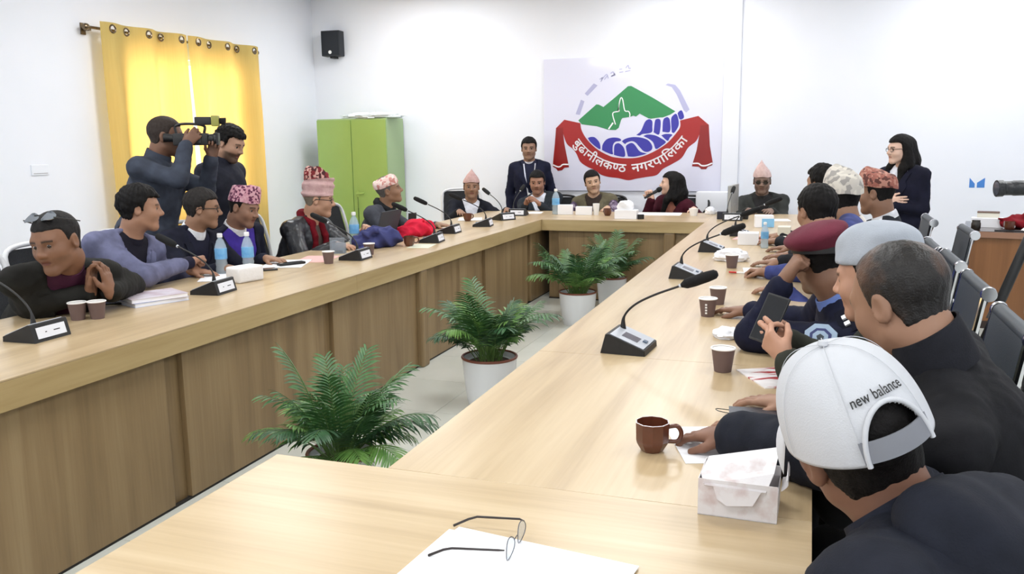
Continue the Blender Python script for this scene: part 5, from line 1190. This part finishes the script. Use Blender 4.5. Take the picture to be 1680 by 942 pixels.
def phone(label, x, y, z, a, tilt=0, name='mobile_phone', w=.074, d=.155, h=.009, cat='phone', roll=0):
    t = thing(name, label, cat, (x, y, z), 0); t.rotation_euler = (math.radians(tilt), math.radians(roll), math.radians(a)); MB().box(-w/2, w/2, -d/2, d/2, 0, h, .003).build('case', M_black, t); MB().box(-w/2+.004, w/2-.004, -d/2+.006, d/2-.006, h, h+.0006).build('screen', mat('phone_glass', (30, 32, 38), .06), t); return t
phone('black phone on the left table beside the tissue pack', -3.04, 4.20, TZ, -40); phone('dark pen case lying on the white notepad', -3.0, 4.43, TZ+.006, -30, 0, 'pen_case', .05, .17, .014, 'pen case'); phone('dark tablet lying behind the stacked books', -3.08, 3.16, TZ, -60, 0, 'tablet', .15, .21, .008, 'tablet')
phone('phone held up by the officer in the pale grey beret', -.10, 2.66, .955, -25, 62, roll=10)
t = thing('diary', 'black diary with elastic loop on the right table by the white cap', 'diary', (-.09, 2.22, TZ), math.radians(6)); book(t, .17, .11, .018, 0, mat('diary_cover', (40, 44, 54), .25)); MB().tube(spline([(-.085, .02, .012), (-.115, .03, .014), (-.12, .05, .014), (-.085, .05, .012)], 5), .0012, 5).build('elastic_loop', M_black, t)
t = thing('tissue_pack', 'white wrapped tissue pack in front of the water bottles', 'tissue pack', (-2.90, 3.84, TZ), math.radians(-14)); MB().box(-.055, .055, -.085, .085, 0, .085, .012).build('pack', mat('tissue_wrap', (232, 230, 230), .6, bump=.4, bscale=40), t, smooth=60)
# open tissue carton in front
M_cart = mat('carton_print', (226, 222, 224), .5, c2=(206, 190, 190), scale=26, detail=6, ramp=(.52, .70))
t = thing('tissue_box', 'open white tissue carton with raised flap on the near right table', 'tissue box', (-.108, 1.665, TZ), math.radians(-1))
W_, D_, H_ = .075, .058, .075
bx = MB(); bx.box(-W_, W_, -D_, -D_+.0015, 0, H_); bx.box(-W_, W_, D_-.0015, D_, 0, H_); bx.box(-W_, -W_+.0015, -D_+.0015, D_-.0015, 0, H_); bx.box(W_-.0015, W_, -D_+.0015, D_-.0015, 0, H_*.72); bx.box(-W_, W_, -D_, D_, 0, .0015); bx.build('carton', M_cart, t)
def flap(name, pts, th=.0015):
    P3 = [np.array(p, float) for p in pts]; nn = unit(np.cross(P3[1]-P3[0], P3[2]-P3[0]))*th; n = len(P3); MB().add([tuple(p) for p in P3]+[tuple(p+nn) for p in P3], [tuple(range(n-1, -1, -1)), tuple(range(n, 2*n))]+[(i, (i+1) % n, n+(i+1) % n, n+i) for i in range(n)]).build(name, M_cart, t)
flap('lid_flap', [(-W_+.006, D_, H_+.004), (W_-.004, D_, H_+.040), (W_-.010, -.02, H_+.012), (W_-.022, -D_-.004, H_-.012), (-W_+.012, -D_-.006, H_-.010), (-W_, -.03, H_+.002)])
flap('tongue', [(-.045, -D_-.006, H_-.011), (.045, -D_-.005, H_-.012), (.030, -D_-.010, H_-.040), (-.018, -D_-.011, H_-.046), (-.038, -D_-.010, H_-.034)])
sf = MB(); rr = [[(W_+.004+.012*math.sin(v*2.2), -.02+.075*u_, H_*.70+.05*v*math.sin(math.pi*(.15+.8*u_))) for u_ in np.linspace(0, 1, 9)] for v in np.linspace(0, 1, 6)]
sf.loft([a+[(x+.0015, y, z) for x, y, z in a[::-1]] for a in rr]).build('side_flap', M_cart, t, smooth=50)
def block(label, x, y, a, w, d, h, m, name='box', cat='box', part='carton', bev=.004):
    t = thing(name, label, cat, (x, y, TZ), math.radians(a)); MB().box(-w/2, w/2, -d/2, d/2, 0, h, bev).build(part, m, t); return t
block('white name block before the man in the dark grey blazer', -2.34, 8.30, 4, .15, .05, .10, M_paper, 'name_block', 'name block', 'block'); block('white name block before the man in the olive vest', -2.14, 8.28, 2, .165, .05, .085, M_paper, 'name_block', 'name block', 'block')
tb = block('white tissue box with pulled tissue at the middle of the head table', -1.64, 7.95, 0, .21, .11, .085, M_paper, 'tissue_box', 'tissue box'); crumple('pulled_tissue', .07, .04, .055, M_paper, tb, (-.01, 0, .083), 11)
block('dark phone stand at the edge of the middle tissue box', -1.50, 7.93, 20, .06, .03, .045, M_black, 'phone_stand', 'phone stand', 'stand'); block('small black carton beside the corner microphone', -.77, 8.08, 0, .085, .06, .07, mat('carton_navy', (30, 30, 44), .5), 'carton', 'carton')
tb = block('white and sky blue tissue box on the right table corner', -.36, 7.40, 8, .15, .11, .10, M_paper, 'tissue_box', 'tissue box'); MB().box(-.02, .078, -.058, -.052, .005, .075).build('blue_panel', mat('sky_panel', (132, 190, 230), .5), tb)
block('plain white box with grey lid edge beside the third microphone', -.40, 6.15, 2, .14, .12, .085, M_paper, 'box', 'box'); block('cream box farthest of the pair on the right table', -.17, 6.48, 0, .09, .12, .10, mat('cream_card', (218, 214, 200), .6), 'box', 'box'); block('low cream box nearest of the pair on the right table', -.13, 6.16, 3, .12, .16, .055, mat('cream_card', (218, 214, 200), .6), 'box', 'box')
t = thing('crumpled_tissue', 'heap of white tissue behind a paper cup on the right table', 'tissue', (-.44, 5.28, TZ)); crumple('tissue', .095, .07, .045, M_paper, t, (0, 0, 0), 21)
t = thing('crumpled_tissue', 'small white tissue under the elbow of the burgundy beret officer', 'tissue', (-.27, 3.20, TZ)); crumple('tissue', .05, .06, .02, M_paper, t, (0, 0, 0), 22)
t = thing('crumpled_tissue', 'white tissue by the empty white chair at the head table', 'tissue', (-.93, 8.60, TZ)); crumple('tissue', .05, .05, .045, M_paper, t, (0, 0, 0), 23)
# cloth bags
def cloth_bag(label, x, y, a, rx, ry, rz, c, seed, m=None):
    t = thing('cloth_bag', label, 'bag', (x, y, TZ), math.radians(a)); S = Soft(); r = np.random.RandomState(seed)
    S.ell((rx*.15, 0, rz*.40), (rx*.78, ry*.9, rz*.5), None, .03); S.ell((-rx*.4, 0, rz*.28), (rx*.6, ry*.8, rz*.36), None, .03); S.cap((-rx*.95, -ry*.2, .02), (-rx*.2, 0, rz*.5), .018, .05, .04)
    for q in range(6):
        a = np.array([r.uniform(-.7, .7)*rx, r.uniform(-.7, .5)*ry, rz*r.uniform(.4, .75)]); b = a+np.array([r.uniform(-.5, .5)*rx, r.uniform(-.5, .5)*ry, rz*r.uniform(-.1, .55)]); S.cap(a, b, .028, .010, .02)
    V, Q = S.surface(.008, smooth=1, sw=.35); N = normals(V, Q); d = V[:, 0]*.9+V[:, 2]*.5+V[:, 1]*.3; V = V+N*(.010*(1-2*np.abs(np.sin(d*30+2.2*np.sin(V[:, 1]*16+seed)+V[:, 2]*12)))+.009*(1-2*np.abs(ripple(V, 26, seed))))[:, None]; V[:, 2] = np.maximum(V[:, 2], .001)
    new_obj('cloth', np_mesh('cloth', V, Q), m or cloth_mat('bag%d' % seed, c, .75), t); return t
b1 = cloth_bag('royal blue cloth bag slumped on the left table', -2.93, 5.42, 62, .205, .14, .155, (58, 62, 108), 5)
b2 = cloth_bag('bright red cloth bag on the left table behind the blue bag', -2.96, 6.12, 60, .165, .12, .135, (206, 34, 62), 6)
for b_, c_ in ((b1, (70, 76, 136)), (b2, (190, 30, 54))): MB().tube(spline([(-.12, -.02, .03), (-.16, -.07, .02), (-.20, -.06, .012), (-.22, -.02, .01)], 5), .010, 7).build('handle', cloth_mat('strap%d' % c_[0], c_), b_, smooth=50)
# laptop and upright phone
t = thing('laptop', 'dark grey laptop seen from behind its raised screen', 'laptop', (-3.22, 5.86, TZ), math.radians(90)); MB().box(-.17, .17, -.12, .12, 0, .016, .004).build('keyboard_base', M_black, t); MB().box(-.17, .17, 0, .008, 0, .22, .003, Matrix.Translation((0, .12-.24, .015)) @ Matrix.Rotation(math.radians(18), 4, 'X')).build('screen_lid', mat('laptop_lid', (60, 64, 70), .8), t)
t = thing('tablet', 'black tablet standing upright behind the red bag', 'tablet', (-3.12, 6.36, TZ), math.radians(72)); MB().box(-.045, .045, -.005, .005, 0, .165, .003, Matrix.Rotation(math.radians(6), 4, 'X')).build('tablet_body', M_black, t); MB().box(-.03, .03, -.006, .045, 0, .012).build('stand', M_black, t)
# monitor on the head table
t = thing('desktop_monitor', 'silver desktop monitor seen edge-on beside the elderly man', 'monitor', (-.70, 8.46, TZ), math.radians(84)); MB().box(-.20, .20, -.012, .020, .035, .30, .006).build('screen_housing', mat('monitor_silver', (176, 176, 174), .35, .4), t); MB().box(-.19, .19, .020, .022, .055, .29).build('screen', mat('monitor_screen', (110, 150, 196), .1), t); MB().box(-.05, .05, -.06, .07, 0, .008).box(-.03, .03, -.02, -.008, .008, .12).build('stand', mat('monitor_silver', (176, 176, 174), .35), t)
# spectacles left on the papers
t = thing('reading_glasses', 'thin-rimmed reading glasses lying open on the papers', 'glasses', (-.475, 1.345, TZ+.004), math.radians(-88))
M_wire = mat('wire_frame', (90, 92, 100), .3, .8); M_lens = clear('lens_glass', (214, 220, 226), .25)
for s in (-1, 1):
    ring = [(s*.034+.025*math.cos(a), .003*math.cos(a)**2, .021+.019*math.sin(a)) for a in [2*math.pi*i/22 for i in range(22)]]; rm = MB().tube(ring+[ring[0]], .0009, 6, False).build('rim', M_wire, t, smooth=50)
    MB().add([(x*.999, y, z) for x, y, z in ring], [tuple(range(22))]).build('lens', M_lens, rm)
    MB().tube([(s*.060, .0, .030), (s*.064, -.01, .031), (s*.066, -.095, .024), (s*.064, -.112, .018), (s*.062, -.142, .002)], [.0012, .002, .0022, .0024, .0026], 6).build('temple', mat('temple_brown', (32, 22, 20), .4), t, smooth=40)
MB().tube(spline([(-.010, .002, .026), (0, .004, .030), (.010, .002, .026)], 4), .0010, 6).build('bridge', M_wire, t, smooth=40)
# hand-held microphone
t = thing('handheld_microphone', 'black handheld microphone raised to the woman speaking', 'microphone', (-1.64, 8.86, .905)); dv = unit((.175, .06, .105)); MB().tube([tuple(dv*a) for a in (0, .02, .13, .15)], [.011, .012, .017, .018], 12).build('handle', M_mic, t, smooth=40); MB().tube([tuple(dv*a) for a in (.15, .158, .18, .20, .21)], [.018, .026, .028, .02, .006], 14).build('grille', M_foam, t, smooth=50)

t = thing('ballpoint_pen', 'red and white ballpoint pen before the guest in blue shirt', 'pen', (-.27, 4.72, TZ+.012), math.radians(160)); MB().tube([(0, 0, -.004), (.012, 0, -.002), (.10, 0, -.004)], [.001, .005, .005], 8).build('barrel', M_white, t, smooth=40); MB().tube([(.10, 0, -.004), (.145, 0, -.005)], .0052, 8).build('cap', mat('pen_red', (196, 40, 30), .3), t, smooth=40)
t = thing('acrylic_holder', 'clear acrylic card holder beside the paper cup before the red scarf', 'card holder', (-3.02, 5.02, TZ), math.radians(20)); M_acr = clear('acrylic', (206, 214, 222), .22)
MB().box(-.05, .05, -.03, -.027, 0, .11).box(-.05, .05, .027, .03, 0, .07).box(-.05, .05, -.027, .027, 0, .003).build('shell', M_acr, t); MB().box(-.03, .03, -.01, .01, .003, .02).build('cards', M_black, t)
# ---------------------------------------------------------------- brown desk and what lies on it
M_dtop = mat('desk_top_dark', (58, 42, 38), .18, coat=.2); M_dbody = wood('desk_wood', (108, 70, 40), (124, 82, 48), (136, 92, 56), .4, 2); M_dside = mat('desk_side_dark', (48, 34, 30), .4)
DR = math.radians(-10)
t = thing('office_desk', 'brown wooden office desk with dark top at the right', 'desk', (1.16, 7.45, 0), DR)
MB().box(-.02, 1.62, -.02, .86, TZ-.035, TZ, .006).build('desktop', M_dtop, t); MB().box(-.022, 1.622, -.024, -.018, TZ-.05, TZ-.004).build('edge_strip', mat('desk_edge', (150, 112, 90), .35), t)
MB().box(0, 1.60, 0, .02, .01, TZ-.035).build('front_panel', M_dbody, t); MB().box(0, .025, .02, .82, 0, TZ-.035).build('side_panel', M_dside, t); MB().box(1.575, 1.60, .02, .82, 0, TZ-.035).build('side_panel', M_dside, t); MB().box(-.005, 1.605, -.005, 0, 0, .06).build('plinth', M_dside, t)
def ond(x, y): return (1.16+x*math.cos(DR)-y*math.sin(DR), 7.45+x*math.sin(DR)+y*math.cos(DR), TZ)
t = thing('paper_carton', 'white carton with brown lid on the brown desk', 'carton', ond(.13, .36), DR); MB().box(-.10, .13, -.07, .07, 0, .075, .003).build('carton', M_paper, t); MB().box(-.06, .10, .0, .12, .075, .115, .003).build('tray', mat('cream_card', (218, 214, 200), .6), t); MB().box(-.06, .10, -.005, .12, .113, .120).build('lid', mat('lid_brown', (92, 62, 44), .5), t)
t = thing('jar', 'small dark jar at the desk corner', 'jar', ond(.0+.07, .10), 0); MB().lathe([(.03, 0), (.035, .01), (.035, .05), (.03, .06), (.03, .075), (0, .075)], 16).build('pot', mat('jar_dark', (40, 34, 28), .3), t, smooth=40)
o = copy_tree(mug0); o.location = ond(.30, .10); o.rotation_euler = (0, 0, 2.0); o['label'] = 'glossy dark brown coffee mug on the brown desk'
S_ = cloth_bag('dark red cloth bundle on the brown desk', 0, 0, -8, .22, .10, .13, (118, 16, 28), 9); S_.location = ond(.46, .32); 
t = thing('paper_sheet', 'white papers on the brown desk before the red bundle', 'paper', ond(.55, .12), DR-.1)
for k in range(3): MB().box(-.17, .17, -.09, .09, 0, .004).build('sheet', M_paper, t, (.01*k, .01*k, .001+.005*k), (0, 0, .08*k))
t = thing('document_tray', 'thin black tray on the front edge of the brown desk', 'tray', ond(.34, .055), DR); MB().box(-.14, .14, -.03, .03, 0, .008, .002).build('tray', M_black, t); MB().box(.06, .14, -.02, .02, .008, .011).build('card', M_silver, t)
# ---------------------------------------------------------------- camera on tripod at the right edge
t = thing('tripod_camera', 'black camera with long lens on a tripod at the right edge', 'camera', (1.04, 5.20, 0)); Zc = 1.225
lens = MB(); dl = Vector((-1, -.22, -.02)).normalized(); p0 = Vector((.10, .02, Zc))
lens.tube([tuple(p0+dl*a) for a in (0, .05, .055, .12, .125, .17, .175, .205)], [.036, .036, .041, .041, .038, .038, .044, .045], 22); lens.build('lens_barrel', mat('lens_black', (26, 28, 32), .35, bump=.4, bscale=60), t, smooth=40)
MB().tube([tuple(p0+dl*.204), tuple(p0+dl*.206)], .036, 22).build('front_glass', mat('lens_glass_dark', (120, 126, 140), .05, .6), t)
rzc = math.atan2(dl.y, dl.x); MB().box(-.19, -.07, -.075, .075, -.05, .05, .012, Matrix.Translation((.03, .0, Zc)) @ Matrix.Rotation(rzc+math.pi, 4, 'Z') @ Matrix.Scale(-1, 4, (1, 0, 0))).box(-.16, -.10, -.03, .03, .05, .085, .01, Matrix.Translation((.03, .0, Zc)) @ Matrix.Rotation(rzc+math.pi, 4, 'Z') @ Matrix.Scale(-1, 4, (1, 0, 0))).build('camera_body', M_black, t, smooth=40)
MB().box(.06, .16, -.03, .05, Zc-.10, Zc-.05, .008).tube([(.11, .01, Zc-.28), (.11, .01, Zc-.10)], .03, 12).build('tripod_head', M_black, t, smooth=40); MB().tube([(.11, .01, Zc-.08), (.28, .16, Zc-.16)], .009, 8).build('pan_handle', M_black, t, smooth=40)
for a in (195, 315, 75):
    c_, s_ = math.cos(math.radians(a)), math.sin(math.radians(a)); A_ = np.array([.11+.03*c_, .01+.03*s_, Zc-.26]); B_ = np.array([.11+.36*c_, .01+.36*s_, .01]); q = lambda v: tuple(A_+(B_-A_)*v)
    lg = MB().tube([q(0), q(.45)], .026, 10).build('leg', M_black, t, smooth=40); MB().tube([q(.43), q(.48)], .031, 10).build('clamp', mat('clamp_grey', (86, 84, 84), .4), lg, smooth=40); MB().tube([q(.45), q(.97)], .018, 10).tube([q(.97), q(1.0)], .02, 8).build('lower_section', M_black, lg, smooth=40)
# ---------------------------------------------------------------- shoulder video camera of the cameraman
t = thing('video_camera', 'black video camera with top light held by the cameraman', 'camera', (-3.755, 4.515, 1.545), math.radians(30)); t.scale = (.85, .85, .85)
MB().box(-.12, .13, -.05, .05, -.045, .045, .012).build('camera_body', M_black, t, smooth=40); MB().tube([(.13, 0, 0), (.165, 0, 0), (.17, 0, 0), (.19, 0, 0)], [.038, .040, .048, .05], 18).build('lens', M_black, t, smooth=40); MB().box(.19, .205, -.055, .055, -.045, .045, .004).build('lens_hood', M_black, t)
MB().tube(spline([(-.10, 0, .045), (-.10, 0, .10), (-.02, 0, .115), (.10, 0, .10), (.10, 0, .045)], 5), .010, 8).build('carry_handle', M_black, t, smooth=40)
tl = MB().box(.04, .16, -.03, .03, .105, .165, .008).box(.07, .10, -.012, .012, .10, .118).build('top_light', M_black, t, smooth=40); MB().box(.16, .215, -.038, .038, .095, .175, .008).build('light_hood', mat('light_hood_olive', (150, 150, 74), .4), tl, smooth=40)
MB().tube([(.215, 0, .135), (.26, 0, .13)], [.022, .028], 12).build('microphone', M_foam, t, smooth=40); MB().tube([(-.12, 0, .01), (-.19, 0, .015)], [.028, .034], 14).build('eyepiece', M_black, t, smooth=40); MB().box(-.05, .08, -.062, -.05, -.03, .03, .004).build('side_screen', mat('side_screen', (44, 46, 50), .3), t)
# ---------------------------------------------------------------- potted palms
M_pot = mat('pot_white', (226, 228, 232), .25); M_rim = mat('pot_rim_brown', (120, 66, 50), .4); M_soil = mat('soil', (44, 34, 26), .95, c2=(66, 52, 38), scale=40, bump=.8, bscale=90)
M_lf = [mat('palm_leaf_%d' % i, c, .42, c2=c2, scale=20) for i, (c, c2) in enumerate((((36, 70, 42), (54, 94, 56)), ((46, 86, 46), (72, 114, 60)), ((74, 116, 52), (106, 146, 70))))]
M_stem = mat('palm_stem', (84, 112, 58), .5)
def frond_mesh(seed, L, droop, nl, lw, ll):
    r = random.Random(seed); mb = MB(); path = []; p = Vector((0, 0, 0)); a = math.radians(78); n = 14
    for i in range(n+1):
        path.append(tuple(p)); p = p+Vector((math.cos(a), r.uniform(-.05, .05), math.sin(a)))*(L/n); a -= math.radians(droop/n*(.4+1.2*i/n))
    mb.tube(path, [.0035-.0026*i/n for i in range(n+1)], 5); mb.cur = 1
    for k in range(nl):
        t = .30+.70*k/(nl-1); f = t*n; i = min(int(f), n-1); q = Vector(path[i]).lerp(Vector(path[i+1]), f-i); tg = (Vector(path[i+1])-Vector(path[i])).normalized()
        sd = Vector((0, 1, 0)); nrm = tg.cross(sd).normalized(); l_ = ll*(.55+.9*math.sin(math.pi*min(1, .15+.78*t)))*r.uniform(.85, 1.1)
        for s in (-1, 1):
            d0 = (tg*(.55+.35*t)+sd*s*(1-.35*t)+nrm*-.12).normalized(); wv = d0.cross(nrm).normalized()*s; pts = []; c = q.copy(); d = d0.copy(); m = 4; w_ = lw*r.uniform(.8, 1.2); g = r.uniform(.10, .28)
            for j in range(m+1):
                ww = w_*math.sin(math.pi*(.10+.88*j/m))**.7 if j < m else .0004; pts.append((c-wv*ww, c+nrm*-ww*.25, c+wv*ww)); c = c+d*(l_/m); d = (d+Vector((0, 0, -g))).normalized()
            vs = [tuple(x) for tr in pts for x in tr]; fs = []
            for j in range(m): fs += [(3*j, 3*j+1, 3*j+4, 3*j+3), (3*j+1, 3*j+2, 3*j+5, 3*j+4)]
            mb.add(vs, fs)
    return mb
fr_meshes = []
for k in range(9):
    me = frond_mesh(k, (.40, .46, .36)[k % 3], (70, 40, 88, 25)[k % 4], 16+k % 4, .0058, .095).mesh('frond', 60); me.materials.append(M_stem); me.materials.append(M_lf[k % 3]); fr_meshes.append(me)
def palm(label, x, y, R, hp, n, sc_, seed, spread=1.0):
    t = thing('potted_palm', label, 'plant', (x, y, 0), 0, 'potted palms between the tables'); r = random.Random(seed)
    MB().lathe([(0, .004), (R*.74, .004), (R*.78, .0), (R*.86, .06), (R*.97, hp*.75), (R, hp), (R*.94, hp), (R*.92, hp*.9), (0, hp*.88)], 36).build('pot', M_pot, t, smooth=40)
    MB().tube([(R*.985*math.cos(a), R*.985*math.sin(a), hp) for a in [2*math.pi*i/36 for i in range(37)]], .008, 8, False).build('pot_rim', M_rim, t, smooth=50)
    MB().lathe([(R*.92, hp*.885), (R*.5, hp*.92), (0, hp*.93)], 28).build('soil', M_soil, t, smooth=60)
    for k in range(n):
        a = 2*math.pi*k/n*2.618+r.uniform(-.3, .3); rad = R*.45*math.sqrt(r.random()); inner = (k % 3 == 0)
        tilt = math.radians(r.uniform(-4, 10) if inner else r.uniform(4, 30)*spread); s_ = sc_*r.uniform(.78, 1.15)
        o = new_obj('frond', fr_meshes[(k*5+seed) % 9], None, t, (rad*math.cos(a), rad*math.sin(a), hp*.90), (0, tilt, a)); o.scale = (s_, s_, s_)
    for k in range(n):
        a = r.uniform(0, 6.28); rad = R*.4*r.random(); b = r.uniform(-.06, .06); MB().tube([(rad*math.cos(a), rad*math.sin(a), hp*.9), (rad*math.cos(a)*1.3+b, rad*math.sin(a)*1.3, hp*.9+.12), (rad*math.cos(a)*1.5+b, rad*math.sin(a)*1.5+b, hp*.9+.22)], .003, 4).build('stalk', M_stem, t)
    return t
palm('bushy potted palm nearest the camera behind the near table', -1.74, 2.84, .135, .28, 40, .92, 1, 1.35)
palm('potted palm in white pot in the middle of the aisle', -1.70, 4.42, .158, .29, 36, .98, 2, .75)
palm('potted palm third along the aisle before the head table', -1.79, 6.72, .155, .27, 32, 1.05, 3, .9)
palm('potted palm farthest along the aisle under the head table edge', -1.66, 7.42, .135, .29, 28, .9, 4, .7)
